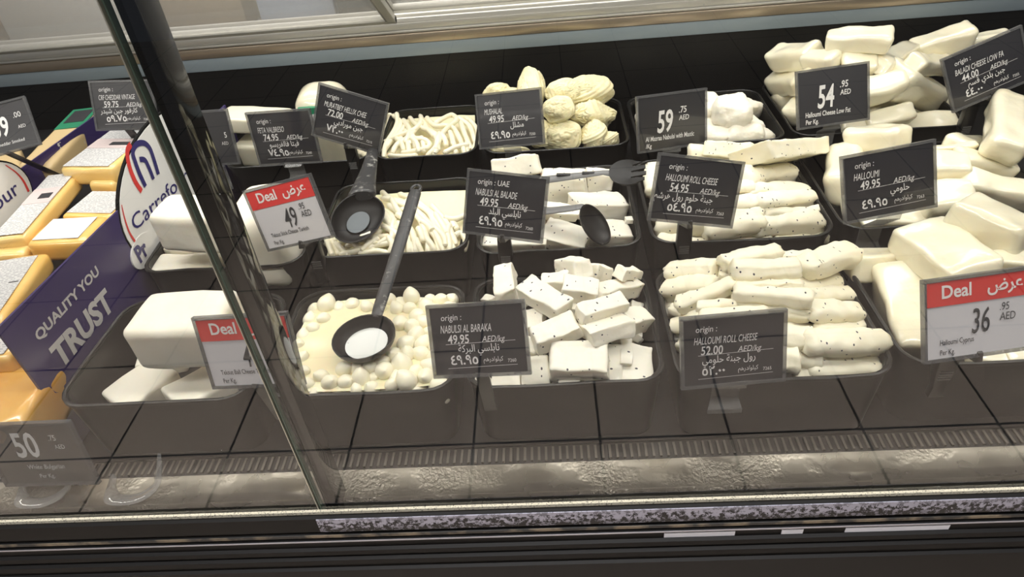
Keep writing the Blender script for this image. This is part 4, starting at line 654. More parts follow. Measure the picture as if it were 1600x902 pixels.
# ------------------------------------------------------------------ the shop
def struct(name, mb, m):
    o = mb.build(name, m); o['kind'] = 'structure'; return o
struct('floor', MB().box((-5, -4.5, -.05), (5, 4.6, 0)), M['floor'])
struct('wall_back', MB().box((-5, 4.5, 0), (5, 4.6, 3.3)), M['room_white'])
struct('ceiling', MB().box((-5, -4.5, 3.3), (5, 4.6, 3.35)), M['room_white'])

# ------------------------------------------------------------------ the refrigerated case
case = thing('display_case', 'long black refrigerated counter with front glass panes and rear sliding doors', 'display case', (0, .57, 0))
def cs(name, mb, m, **k):
    o = mb.build(name, m, case, **k); o.location = (0, -.57, 0); return o
X0, X1 = -2.1, 1.9
cs('deck', MB().box((X0, .688, .74), (X1, 1.80, .80)), M['deck'])
cs('base_cabinet', MB().box((X0, .585, .10), (X1, 1.80, .735)), M['rubber'])
cs('plinth', MB().box((X0, .66, .0), (X1, 1.74, .10)), M['rubber'])
cs('back_panel', MB().box((X0, 1.80, .74), (X1, 1.83, 1.035)), M['deck'])
cs('rear_sill', MB().box((X0, 1.79, 1.035), (X1, 1.86, 1.070)), M['blue_grey'], bevel=.004)
cs('rear_ledge', MB().box((X0, 1.785, 1.071), (X1, 1.90, 1.096)), M['steel'], bevel=.003)
t = MB()
t.box((X0, 1.79, 1.097), (X1, 1.97, 1.103))
for y in (1.795, 1.835, 1.875, 1.915): t.box((X0, y, 1.103), (X1, y+.008, 1.121))
cs('door_track', t, M['alu'], bevel=.002)
# sloping sliding doors, leaning towards the customer at the top
sl = Vector((0, -math.cos(math.radians(35)), math.sin(math.radians(35)))); nrm = Vector((0, math.sin(math.radians(35)), math.cos(math.radians(35))))
def door(x0, x1, off):
    base = Vector((0, 1.80, 1.118)) + nrm*off
    def slab(a0, a1, b0, b1, th):
        vs = []
        for n_ in (0, th):
            for (x, s) in ((a0, b0), (a1, b0), (a1, b1), (a0, b1)):
                p = base+sl*s+nrm*n_; vs.append((x, p.y, p.z))
        return vs, [(3,2,1,0),(4,5,6,7),(0,1,5,4),(1,2,6,5),(2,3,7,6),(3,0,4,7)]
    g = cs('sliding_door', MB().add(*slab(x0+.02, x1-.02, .02, .74, .005)), M['door_glass'])
    f = MB(); f.add(*slab(x0, x0+.026, 0, .76, .018)); f.add(*slab(x1-.026, x1, 0, .76, .018)); f.add(*slab(x0, x1, 0, .022, .018)); f.add(*slab(x0, x1, .74, .76, .018))
    fo = f.build('door_frame', M['alu_paint'], g, bevel=.002); return g
door(-1.75, -.372, .0); door(-.40, .75, .026); door(.72, 1.85, 0)
# canopy that carries the two lamp strips
cs('canopy', MB().box((X0, .60, 1.64), (X1, 1.28, 1.68)), M['alu_paint'])
for y in (.78, 1.22): cs('lamp_housing', MB().box((X0, y-.03, 1.607), (X1, y+.03, 1.64)), M['alu_paint'])
# front: air grille, wet metal sheet, gutter, seal
g = MB().box((X0, .655, .775), (X1, .687, .797))
cs('air_grille', g, M['grille'])
g = MB(); x = -1.5
while x < 1.3:
    g.box((x, .658, .797), (x+.0035, .683, .8005)); x += .0108
cs('grille_rib', g, M['rib'])['kind'] = 'stuff'
prof = [(.654, .797), (.652, .801), (.645, .800), (.622, .796), (.608, .797), (.603, .799), (.598, .793), (.597, .77), (.645, .77), (.654, .775)]
sheet = MB(); nx = 24
for i in range(nx):
    pass
sheet.loft([[(X0+(X1-X0)*i/nx, y, z) for y, z in prof] for i in range(nx+1)])
cs('drip_sheet', sheet, M['sheet'], smooth=True)
cs('gutter', MB().box((X0, .585, .735), (X1, .597, .780)), M['rubber'])
cs('inner_seal', MB().box((X0, .5795, .782), (X1, .5855, .803)), M['rubber'])
cs('frosty_seal', MB().box((X0, .5655, .782), (X1, .5695, .821)), M['frost'])
# front rail, an extrusion stepped in several ridges
def ext(name, pr, m, x0=X0, x1=X1, **k): return cs(name, MB().loft([[(x0, y, z) for y, z in pr], [(x1, y, z) for y, z in pr]]), m, **k)
ext('front_rail', [(.5655, .815), (.562, .817), (.5575, .8155), (.5565, .786), (.562, .784), (.562, .774), (.5595, .773), (.5595, .766), (.564, .765), (.564, .760), (.5585, .759), (.5585, .755), (.5605, .754), (.5605, .738), (.5555, .736), (.5545, .727), (.559, .724), (.559, .716), (.5535, .714), (.5525, .704), (.557, .70), (.557, .690), (.552, .688), (.551, .60), (.5655, .60)], M['rail'])
ext('worn_edge', [(.5572, .8155), (.5562, .8152), (.5550, .787), (.5560, .7865)], M['worn'], x0=-.357, x1=X1)
ext('tan_stripe', [(.5594, .773), (.5586, .7725), (.5586, .7665), (.5594, .766)], M['tanstripe'])
ext('silver_line', [(.5586, .759), (.5576, .7588), (.5576, .7562), (.5586, .756)], M['silver'])
# glass panes and the post between them
cs('glass_pane', MB().box((X0, .570, .795), (-.3555, .578, 1.64)), M['glass'])
cs('glass_pane', MB().box((-.3495, .570, .795), (X1, .578, 1.64)), M['glass'])
cs('pane_edge', MB().box((-.3554, .5695, .798), (-.3542, .5785, 1.64)), M['lit_edge'])
cs('pane_edge', MB().box((-.3512, .5695, .798), (-.3496, .5785, 1.64)), M['glass_edge'])
cs('post', MB().box((-.349, .581, .775), (-.331, .620, 1.64)), M['post'], bevel=.0015)
# remains of stickers on the rail
for a, b_ in ((.135, .235), (.300, .330), (.388, .530)):
    cs('sticker_remnant', MB().box((a, .5597, .740), (b_, .5606, .7505)), M['sticker'])

# worker side behind the case
o = thing('worktable', 'stainless worktable behind the counter glass', 'worktable', (0, 2.75, 0))
MB().box((-2.4, -.35, .86), (2.4, .35, .90)).build('table_top', M['alu_paint'], o, bevel=.004)
for x in (-2.3, 2.3):
    for y in (-.3, .3): MB().box((x-.025, y-.025, 0), (x+.025, y+.025, .86)).build('leg', M['alu'], o)
def bgbox(name, label, cat, lo, hi, m, bev=.01):
    c = Vector(((lo[0]+hi[0])/2, (lo[1]+hi[1])/2, lo[2])); h = Vector(hi)-Vector(lo)
    o = MB().box((-h.x/2, -h.y/2, 0), (h.x/2, h.y/2, h.z)).build(name, m, None, bevel=bev); o.location = c; return tag(o, label, cat)
bgbox('cutting_board', 'large cream board standing behind the left rear door', 'board', (-2.02, 2.6, .90), (-1.55, 2.64, 1.35), M['room_white'])
bgbox('box', 'pale blue box behind the rear door left of the mullion', 'box', (-1.02, 2.55, .90), (-.74, 2.8, 1.15), M['room_blue'])
bgbox('oven', 'dark appliance behind the left rear door near the mullion', 'appliance', (-.72, 2.5, .90), (-.42, 2.9, 1.2), M['room_dark'])
bgbox('crate', 'brown crate behind the left rear door', 'crate', (-1.5, 2.62, .90), (-1.1, 2.9, 1.1), M['room_tan'])
bgbox('crate', 'grey crate behind the right rear door', 'crate', (-.33, 2.6, .90), (.35, 2.9, 1.1), M['room_grey'])
bgbox('crate', 'pale crate at the far left behind the counter', 'crate', (-2.38, 2.6, .90), (-2.06, 2.9, 1.2), M['room_tan'])

# ------------------------------------------------------------------ trays
def make_tray(label, x0, x1, y0, y1, seed, zb=.801, zr=RIM):
    cx, cy, hx, hy = (x0+x1)/2, (y0+y1)/2, (x1-x0)/2, (y1-y0)/2
    r = thing('food_tray', label, 'tray', (cx, cy, zb), group='black food trays')
    H = zr-zb; mb = MB()
    mb.loft([rrect(hx-.018, hy-.016, .03, 0), rrect(hx-.008, hy-.008, .04, H-.012), rrect(hx-.0085, hy-.0085, .04, H-.004), rrect(hx-.012, hy-.012, .038, H-.004), rrect(hx-.013, hy-.013, .037, H-.012), rrect(hx-.022, hy-.020, .028, .005)])
    mb.build('tub', M['tray'], r, smooth=True)
    def wav(ring, a): return [(p[0], p[1], p[2]+a*noise.noise(Vector((p[0]*9, p[1]*9, seed)))) for p in ring]
    n = 12
    def dense(ring):
        out = []
        for i in range(len(ring)):
            a, b_ = Vector(ring[i]), Vector(ring[(i+1) % len(ring)])
            k = max(1, int((b_-a).length/.02))
            # same count for every ring: decided on the first
            out += [a+(b_-a)*j/4 for j in range(4)]
        return out
    rings = [dense(rrect(hx-.0105, hy-.0105, .038, H-.006)), dense(rrect(hx-.010, hy-.010, .038, H-.001)), dense(rrect(hx-.0075, hy-.0075, .04, H+.000)), dense(rrect(hx-.005, hy-.005, .042, H-.001)), dense(rrect(hx-.0045, hy-.0045, .043, H-.004)), dense(rrect(hx-.005, hy-.005, .042, H-.007)), dense(rrect(hx-.0085, hy-.0085, .04, H-.008))]
    rb = MB(); rb.loft([wav(q, .004) for q in rings], False, False)
    rb.build('rim', M['tray'], r, smooth=True)
    return r
make_tray('black tray with big white blocks beside the purple board, front row', -.772, -.462, .683, .945, 1)
make_tray('black tray of small cheese balls in whey, front row', -.452, -.150, .683, .945, 2)
make_tray('black tray of seeded white chunks, front row', -.146, .156, .683, .955, 3)
make_tray('black tray of seeded cheese rolls, front row', .160, .474, .676, .955, 4)
make_tray('black tray of wrapped cream bricks, front right', .478, .860, .69, .965, 5)
make_tray('black tray with big white blocks, middle row at the left', -.795, -.470, 1.02, 1.25, 6)
make_tray('black tray of cheese strings and whey, middle row', -.466, -.156, 1.035, 1.325, 7)
make_tray('black tray of nabulsi blocks with two black servers, middle row', -.150, .166, 1.018, 1.335, 8)
make_tray('black tray of seeded cheese rolls, middle row', .172, .508, 1.018, 1.345, 9)
make_tray('black tray of wrapped halloumi, middle row at the right', .512, .92, 1.03, 1.345, 10)
make_tray('black tray with cream blocks and a tub, back row at the left', -.775, -.415, 1.425, 1.70, 11)
make_tray('black tray of cheese strings, back row', -.411, -.162, 1.42, 1.71, 12)
make_tray('black tray of wound cheese skeins, back row', -.157, .19, 1.412, 1.69, 13)
make_tray('black tray of soft white lumps, back row', .194, .530, 1.392, 1.685, 14)
make_tray('black tray of wrapped halloumi, back row at the right', .536, .92, 1.40, 1.72, 15)
# drinks of whey in three of them: liquids nobody could count
def liquid(name, x0, x1, y0, y1, z, m, label, seed):
    hx, hy = (x1-x0)/2, (y1-y0)/2; nx_ = 24; vs = []; fs = []
    for j in range(nx_+1):
        for i in range(nx_+1):
            u, v = 2*i/nx_-1, 2*j/nx_-1
            x = u*hx*math.sqrt(1-.10*v*v); y = v*hy*math.sqrt(1-.10*u*u)
            vs.append((x, y, .0018*noise.noise(Vector((x*25, y*25, seed)))))
    for j in range(nx_):
        for i in range(nx_): a = j*(nx_+1)+i; fs.append((a, a+1, a+nx_+2, a+nx_+1))
    o = link(name, me_from(name, vs, fs, True), m, None, ((x0+x1)/2, (y0+y1)/2, z)); o['kind'] = 'stuff'; return tag(o, label, 'liquid')
liquid('milky_whey', -.430, -.172, .706, .924, .918, M['milk'], 'milky whey pooled among the small cheese balls', 1)
liquid('whey', -.445, -.178, 1.058, 1.303, .908, M['whey'], 'yellowish whey in the middle string cheese tray', 2)
liquid('whey', -.392, -.183, 1.445, 1.69, .908, M['whey'], 'yellowish whey in the back string cheese tray', 3)

# ------------------------------------------------------------------ cheese pieces
KN = {'T11': ('cheese_block', 'white'), 'T21': ('cheese_block', 'white'), 'T31': ('cheese_block', 'cream'), 'T13': ('cheese_chunk', 'seeded'), 'T14': ('cheese_roll', 'rolls'), 'T24': ('cheese_roll', 'rolls'), 'T34': ('cheese_lump', 'lumps'), 'T35': ('wrapped_cheese', 'wrapped'), 'T25': ('wrapped_cheese', 'wrapped'), 'T15': ('wrapped_cheese', 'wrapped'), 'T23': ('cheese_block', 'seeded'), 'T33': ('cheese_skein', 'skein')}
GR = {'T11': 'white blocks in the front left tray', 'T21': 'white blocks in the middle left tray', 'T31': 'cream blocks in the back left tray', 'T13': 'seeded chunks in the front tray', 'T14': 'seeded rolls in the front tray', 'T24': 'seeded rolls in the middle tray', 'T34': 'soft lumps in the back tray', 'T35': 'wrapped halloumi in the back tray', 'T25': 'wrapped halloumi in the middle tray', 'T15': 'wrapped bricks in the front right tray', 'T23': 'blocks in the middle tray with servers', 'T33': 'skeins in the back tray'}
for i, (kind, t, loc, rot, d, label) in enumerate(PIECES):
    nm, mk = KN[t]
    if kind == 'block': me = rounded_block(d, min(d[1], d[2])*.10, i, .0032, 42, 12, .09, .0011)
    elif kind == 'brick': me = rounded_block(d, min(d[1], d[2])*.17, i, .004, 16, 12, .06)
    elif kind == 'roll': me = roll_mesh(d, i)
    elif kind == 'lump': me = rounded_block(d, min(d)*.42, i, .006, 45, 11, .1, .0015)
    elif kind == 'pack': me = rounded_block(d, min(d)*(.17 if t == 'T15' else .28), i, .006, 20, 11, .1, .0014)
    elif kind == 'skein': me = skein_mesh(d, i)
    o = link(nm, me, M[mk], None, loc, rot); tag(o, label, 'cheese', GR[t])
# mini balls: an egg with a small twisted tip
def egg(seed):
    rng = random.Random(seed); vs = []; fs = []; nu, nv = 18, 12; off = Vector((seed*7.3, 1, 2))
    for j in range(nv+1):
        th = PI*j/nv
        for i in range(nu):
            ph = 2*PI*i/nu; s = math.sin(th)*(1-.10*math.cos(th)); z = math.cos(th)*1.08+(.16*max(0, math.cos(th))**12)
            p = Vector((s*math.cos(ph), s*math.sin(ph), z)); vs.append(p*(1+.07*noise.noise(p*1.3+off)))
    for j in range(nv):
        for i in range(nu): fs.append((j*nu+i, (j+1)*nu+i, (j+1)*nu+(i+1) % nu, j*nu+(i+1) % nu))
    return me_from('cheese_ball', vs, fs, True)
eggs = [egg(i) for i in range(7)]; rng = random.Random(8)
for i, (x, y, z, r) in enumerate(BALLS):
    o = link('cheese_ball', eggs[i % 7], M['ball'], None, (x, y, z-.35*r), (rng.uniform(-.9, .9), rng.uniform(-.9, .9), rng.uniform(0, 6)))
    o.scale = (r, r, r); tag(o, 'small round white cheese ball in the tray under the big ladle', 'cheese', 'small cheese balls')
# strings
for t, r, lab, grp in (('T22', .0066, 'soft white cheese string in the middle tray with two ladles over it', 'strings in the middle tray'), ('T32', .0068, 'soft white cheese string in the back tray beside the hellix tag', 'strings in the back tray')):
    for i, pts in enumerate(STRINGS[t]):
        P = spline(pts, 6); c = sum(P, Vector())/len(P); n = len(P)
        rad = [r*(.94+.14*noise.noise(Vector((j*.5, i*3.1, 0))))*(.55 if j in (0, n-1) else 1) for j in range(n)]
        o = MB().tube([p-c for p in P], rad, 10).build('cheese_string', M['string'], None, True, c)
        tag(o, lab, 'cheese', grp)

# wrapped tub with a green label in the back left tray
o = thing('cheese_tub', 'white wrapped cheese tub with a green label in the back left tray', 'cheese', (-.532, 1.56, .808), (0, 0, .06))
body = link('wrapper', rounded_block((.118, .13, .255), .045, 77, .006, 22, 11, .03), M['wrapped'], o, (0, 0, .1275))
MB().box((-.046, -.0675, .214), (.036, -.055, .229)).build('label', M['green'], o)
MB().box((-.044, -.0690, .198), (.036, -.058, .2135)).build('label', M['board_white'], o)

# ------------------------------------------------------------------ price cards
def card(key, label, kind, lines, hold, rimy, zrim=RIM, stem=0):
    loc, rot, w_, h_ = CARDS[key]
    r = thing('price_tag', label, 'price tag', loc, rot, 'price tags')
    body = 'white_card' if kind == 'deal' else ('smoke_acrylic' if kind == 'smoke' else 'slate')
    MB().box((-w_/2, -.0012, -h_/2), (w_/2, .0012, h_/2)).build('card', M[body], r)
    if kind == 'deal':
        MB().box((-w_/2, -.0020, h_*.5-h_*.315), (w_/2, -.0013, h_*.5)).build('header', M['red'], r)
        hb = MB(); put_text(hb, 'Deal', -w_*.36, h_*.285, h_*.235, -.0026, bold=.022, xs=.92)
        put_text(hb, arabic('عرض'), w_*.40, h_*.30, h_*.235, -.0026, bold=.02, right=True, xs=.9)
        hb.build('header_lettering', M['header_white'], r)
    tb = MB()
    for (s, x, z, size, kw) in lines:
        kw = dict(kw)
        if kw.get('fit'): kw['fit'] *= w_
        put_text(tb, s, -w_/2+x*w_, h_/2-z*h_, size*h_, **kw)
    if kind == 'chalk':
        for z in (.545, .905): ribbon(tb, [(-w_*.36, h_/2-z*h_), (w_*.40, h_/2-(z-.02)*h_)], .0005)
    tb.build('lettering', M['ink'] if kind == 'deal' else M['chalk'], r)
    e = .0045; f = MB(); y0, y1 = -.003, .004
    f.box((-w_/2-e, y0, h_/2), (w_/2+e, y1, h_/2+e)); f.box((-w_/2-e, y0, -h_/2-e), (w_/2+e, y1, -h_/2))
    f.box((-w_/2-e, y0, -h_/2), (-w_/2, y1, h_/2)); f.box((w_/2, y0, -h_/2), (w_/2+e, y1, h_/2))
    f.build('holder_frame', M['frame_acrylic'], r)
    mw = Matrix.Translation(loc) @ Euler(rot).to_matrix().to_4x4(); inv = mw.inverted()
    def wp(p): return inv @ Vector(p)
    bc = mw @ Vector((0, .001, -h_/2-.003))
    if hold == 'clear':
        wd = .019; zz = [(bc.y, bc.z+.004), (bc.y+.001, bc.z-.01), (rimy-.0045, zrim+.012), (rimy-.0045, zrim-.022), (rimy-.014, zrim-.036), (rimy-.014, zrim-.044)]
        b = MB(); n = len(zz); pr = [(y-.001, z) for y, z in zz]+[(y+.001, z) for y, z in reversed(zz)]
        for i in range(n-1):
            q = [zz[i], zz[i+1]]
            k0 = 1.25 if i >= 4 else 1
            vs = []
            for dy in (-.001, .001):
                for (y, z), kk in ((q[0], 1.25 if i > 3 else 1), (q[1], 1.25 if i > 2 else 1)):
                    vs += [wp((bc.x-wd*kk, y+dy, z)), wp((bc.x+wd*kk, y+dy, z))]
            b.add(vs, [(0,1,3,2),(4,6,7,5),(0,2,6,4),(1,5,7,3),(0,4,5,1),(2,3,7,6)])
        b.build('bracket', M['acrylic'], r)
    elif hold == 'clip':
        b = MB(); top = Vector((bc.x, bc.y, bc.z))
        def ring(y, z, hx, hy, ry=0): return [wp((bc.x-hx, y-hy, z)), wp((bc.x+hx, y-hy, z)), wp((bc.x+hx, y+hy, z)), wp((bc.x-hx, y+hy, z))]
        yr = rimy-.004
        b.loft([ring(bc.y, bc.z+.006, .0035, .003), ring(bc.y-.002, bc.z-.008, .005, .004), ring(yr, max(zrim+.016, bc.z-.02), .012, .007), ring(yr-.001, zrim+.002, .013, .009), ring(yr-.003, zrim-.028, .008, .006), ring(yr-.004, zrim-.046, .011, .006)])
        c = b.build('clip', M['clip'], r, bevel=.0012)
        b = MB()
        for k in range(4): b.box((-.0085, -.0008, -.0025-.0045*k), (.0085, .0008, -.0045*k))
        q = b.build('grip_ridges', M['grey_handle'], r); q.matrix_basis = inv @ Matrix.Translation((bc.x, yr-.0105, zrim+.006))
        l = MB().tube([wp((bc.x, yr, zrim+.010)), wp((bc.x+.004, yr+.006, zrim+.026))], [.006, .004], 8).build('lever', M['clip'], c, True)
    elif hold == 'post':
        b = MB(); hx = .009
        vs = []
        for (y, z) in ((bc.y, bc.z+.004), (rimy-.005, zrim-.035)):
            for sx_, dy in ((-1, -.002), (1, -.002), (1, .002), (-1, .002)): vs.append(wp((bc.x+sx_*hx, y+dy, z)))
        b.add(vs, [(3,2,1,0),(4,5,6,7),(0,1,5,4),(1,2,6,5),(2,3,7,6),(3,0,4,7)]); b.build('stem', M['clip'], r)
    return r
H_ = dict(shear=.28, xs=.62, jit=.04)
def chalk(name, price, ar, arp, code, org='origin :', nsz=.155):
    name_w = .06+.029*len(name)
    return [(org, .12, .19, .13, dict(shear=.1, xs=.85, jit=.03)), (name, .10, .375, nsz, dict(shear=.25, fit=name_w, jit=.05)),
            (price, .17, .535, .185, dict(bold=.012, shear=.08, xs=.78, jit=.04)), ('AED/kg', .54, .53, .125, dict(shear=.25, xs=.85, jit=.05)),
            (arabic(ar), .72, .665, .15, dict(right=True, bold=.006)), (arp, .18, .85, .20, dict(bold=.02, xs=.95)),
            (arabic('كيلو/درهم'), .75, .82, .095, dict(right=True)), (code, .80, .845, .07, dict(xs=.9))]
def deal(big, name):
    return [(big, .42, .715, .46, dict(bold=.006, shear=.14, xs=.55, jit=.06)), ('.95', .685, .47, .145, dict(shear=.1, xs=.75)), ('AED', .685, .60, .145, dict(shear=.1, xs=.75)),
            (name, .12, .825, .10, dict(xs=.66, jit=.05, bold=.006)), ('Per Kg.', .12, .955, .10, dict(xs=.68, jit=.05, bold=.006))]
def slate(big, dec, l1, l2):
    return [(big, .27, .68, .58, dict(bold=.02, shear=.14, xs=.56, jit=.06)), (dec, .60, .36, .17, dict(shear=.1, xs=.8, bold=.015)), ('AED', .60, .50, .135, dict(shear=.1, xs=.8, bold=.01)),
            (l1, .09, .835, .13, dict(fit=.66 if len(l1) < 26 else .74, shear=.1, bold=.015)), (l2, .09, .965, .12, dict(xs=.72, shear=.1, bold=.015))]
card('t_smoked', 'dark price tag reading 39.00 at the far left edge', 'slate', [('39', .44, .68, .58, dict(bold=.02, shear=.12, xs=.56)), ('.00', .78, .36, .17, dict(xs=.8)), ('AED', .80, .60, .10, dict(xs=.8)), ('Cheddar Smoked', .42, .88, .10, dict(xs=.8, shear=.1))], 'post', 1.40, .98)
card('t_vintage', 'chalk price tag reading 59.75 above the yellow packs', 'chalk', chalk('CRF CHEDDAR VINTAGE', '59.75', 'كارفور جبن شيدر', '٥٩.٧٥', '7281'), 'post', 1.46, 1.0)
card('t_half', 'dark price tag half hidden by the glass post', 'slate', [('5', .88, .50, .15, dict(xs=.8, bold=.01)), ('AED', .80, .64, .09, dict(xs=.8)), ('44', .44, .66, .34, dict(bold=.012, xs=.62))], 'clear', 1.425)
card('t_feta', 'chalk price tag reading 74.95 in front of the cream blocks', 'chalk', chalk('FETA VALBRESO', '74.95', 'فيتا فالفريسو', '٧٤.٩٥', '7240'), 'clear', 1.425)
card('t_hellix', 'tilted chalk price tag reading 72.00 above the grey spoon', 'chalk', chalk('MURATBEY HELLIX CHEE', '72.00', 'جبن مورادبي', '٧٢.٠٠', '7215'), 'clip', 1.42)
card('t_skein', 'chalk price tag in front of the cheese skeins', 'chalk', chalk('MUSHALAL', '49.95', 'مشلل', '٤٩.٩٥', '7250'), 'clear', 1.412)
card('t_mastic', 'dark price tag reading 59.75 in front of the soft lumps', 'slate', slate('59', '.75', 'Al Mazraa Nabulsi with Mastic', '/Kg'), 'clear', 1.392)
card('t_lowfat', 'dark price tag reading 54.95 in the back right tray', 'slate', slate('54', '.95', 'Halloumi Cheese Low Fat', 'Per Kg.'), 'clear', 1.40)
card('t_baladi', 'chalk price tag tilted up at the top right corner reading 44.00', 'chalk', chalk('BALADI CHEESE LOW FA', '44.00', 'جبن بلدي قسم', '٤٤.٠٠', '7255'), 'clip', 1.40)
card('t_stick', 'tilted red and white deal tag, middle row, beside the spoon', 'deal', deal('49', 'Teksut Stick Cheese Turkish'), 'clip', 1.035)
card('t_ballcheese', 'red and white deal tag crossed by the glass post', 'deal', deal('49', 'Teksut Ball Cheese Turkish'), 'post', .683)
card('t_uae', 'chalk price tag naming UAE origin, on a black clip', 'chalk', chalk('NABULSI AL BALADE', '49.95', 'نابلسي البلد', '٤٩.٩٥', '7260', org='origin : UAE', nsz=.16), 'clip', 1.018)
card('t_roll', 'tilted chalk price tag reading 54.95 over the middle roll tray', 'chalk', chalk('HALLOUMI ROLL CHEESE', '54.95', 'جبنة حلوم رول هرشم', '٥٤.٩٥', '7263'), 'clip', 1.018)
card('t_halloumi', 'chalk price tag reading HALLOUMI 49.95 on a clear bracket', 'chalk', chalk('HALLOUMI', '49.95', 'حلومي', '٤٩.٩٥', '7263'), 'clear', 1.03)
card('t_baraka', 'chalk price tag between the ball tray and the chunk tray', 'chalk', chalk('NABULSI AL BARAKA', '49.95', 'نابلسي البركة', '٤٩.٩٥', '7260', nsz=.165), 'post', .683)
card('t_roll52', 'chalk price tag reading 52.00 before the front roll tray', 'chalk', chalk('HALLOUMI ROLL CHEESE', '52.00', 'رول جبنة حلومي', '٥٢.٠٠', '7265'), 'clear', .676)
card('t_cyprus', 'red and white deal tag reading 36.95 at the right edge', 'deal', deal('36', 'Halloumi Cyprus'), 'clip', .69)
o = card('t_white', 'smoky clear price tag reading 50.75 at the front left', 'smoke', [('50', .30, .52, .58, dict(bold=.02, xs=.66, shear=.1)), ('.75', .72, .26, .13, dict(xs=.8)), ('AED', .75, .40, .10, dict(xs=.8)), ('White Bulgarian', .34, .74, .11, dict(xs=.8, shear=.1)), ('Per Kg.', .42, .90, .10, dict(xs=.8, shear=.1))], 'none', 0)
# its two clear curved feet
loc, rot, w_, h_ = CARDS['t_white']
inv = (Matrix.Translation(loc) @ Euler(rot).to_matrix().to_4x4()).inverted()
for x in (-.815, -.672):
    pts = [(x+.058, .655, .855), (x+.055, .640, .832), (x+.047, .625, .812), (x+.02, .612, .803), (x-.015, .612, .803), (x-.02, .622, .812), (x-.015, .633, .83)]
    mb = MB(); mb.tube([inv @ Vector(p) for p in spline(pts, 6)], [.003+.009*min(1, k/14) for k in range(37)], 8, .35)
    mb.build('foot', M['acrylic'], o, True)

# ------------------------------------------------------------------ ladles and servers
def bowl_mesh(rx, ry, depth, th=.0022, n=28, m_=7, tip=0.0):
    mb = MB(); rings = []
    def ring(k, inset, dz):
        a = k/m_*PI/2; s = math.cos(a); out = []
        for i in range(n):
            p = 2*PI*i/n; ex = 1+tip*max(0, math.cos(p))**3
            out.append(((rx*s-inset*s)*math.cos(p)*ex, (ry*s-inset*s)*math.sin(p), -depth*math.sin(a)+dz))
        return out
    out_r = [ring(k, 0, 0) for k in range(m_-1, -1, -1)]; in_r = [ring(k, th, th*.8*(k/m_)) for k in range(m_)]
    mb.loft(out_r+in_r); return mb
def axes(X, Z):
    X = Vector(X).normalized(); Z = Vector(Z); Z = (Z-X*Z.dot(X)).normalized(); Y = Z.cross(X)
    return Matrix((X, Y, Z)).transposed().to_euler()
def server(name, label, loc, rot, rx, ry, depth, handle, hr, mh, mbowl, tip=0, flat=.45, hole=True, milk=None):
    r = thing(name, label, 'ladle' if name == 'ladle' else 'spoon', loc)
    b = bowl_mesh(rx, ry, depth, tip=tip).build('bowl', M[mbowl], r, True, None, rot)
    if milk:
        mk = MB(); f, dz = milk; s = math.sqrt(max(0, 1-(dz/depth)**2))
        mk.loft([[(rx*s*f*math.cos(2*PI*i/28)+.0, ry*s*f*math.sin(2*PI*i/28), -dz-.002) for i in range(28)], [(rx*s*f*math.cos(2*PI*i/28), ry*s*f*math.sin(2*PI*i/28), -dz) for i in range(28)]])
        mk.build('milk_or_sheen', M['spoonmilk' if hole else 'spoonsheen'], b)  # real milk in the ladle, a coloured-in reflection in the spoon
    P = spline([Vector(p)-Vector(loc) for p in handle], 6); n = len(P); k = len(handle)
    rad = [hr[0]+(hr[1]-hr[0])*min(1, i/(n*.75)) for i in range(n)]
    rad = [q*(1 if 0 < i < n-1 else .8) for i, q in enumerate(rad)]
    mb = MB().tube(P, rad, 12, flat)
    mb.build('handle', M[mh], r, True)
    if hole:
        t = (P[-1]-P[-2]).normalized(); e = P[-1]+t*.006; s = t.cross(Vector((0, 0, 1))).normalized()
        ringp = [e+(s*math.cos(a)*.0085+t*math.sin(a)*.0105) for a in [2*PI*i/16 for i in range(17)]]
        MB().tube(ringp, .0032, 8).build('hanging_loop', M[mh], r, True)
    return r
server('ladle', 'large black ladle holding milky whey, resting on the small cheese balls', (-.301, .783, .957), (math.radians(6), math.radians(-4), 0), .0505, .047, .030,
       [(-.288, .826, .958), (-.283, .850, .968), (-.272, .93, .984), (-.262, 1.03, 1.0), (-.2545, 1.125, 1.012)], (.0095, .0125), 'smeared', 'utensil', milk=(.80, .016))
server('ladle', 'deep black spoon lying on the middle string cheese, handle under the hellix tag', (-.373, 1.118, .968), (math.radians(24), math.radians(-14), math.radians(62)), .064, .046, .028,
       [(-.371, 1.165, .985), (-.374, 1.205, .985), (-.384, 1.30, .974), (-.391, 1.40, .977), (-.391, 1.455, .99)], (.030, .010), 'smeared', 'utensil', tip=-.1, hole=False, milk=(.60, .020))  # the disc in this bowl is a painted reflection, not liquid
server('spoon', 'black oval spoon with a grey handle beside the UAE origin tag', (.076, 1.047, .965), axes((.024, -.05, -.04), (.6, -.3, .74)), .042, .032, .016,
       [(.056, 1.079, .984), (.02, 1.088, .975), (-.02, 1.105, .964), (-.07, 1.13, .962)], (.009, .014), 'grey_handle', 'utensil', flat=.3, hole=False)
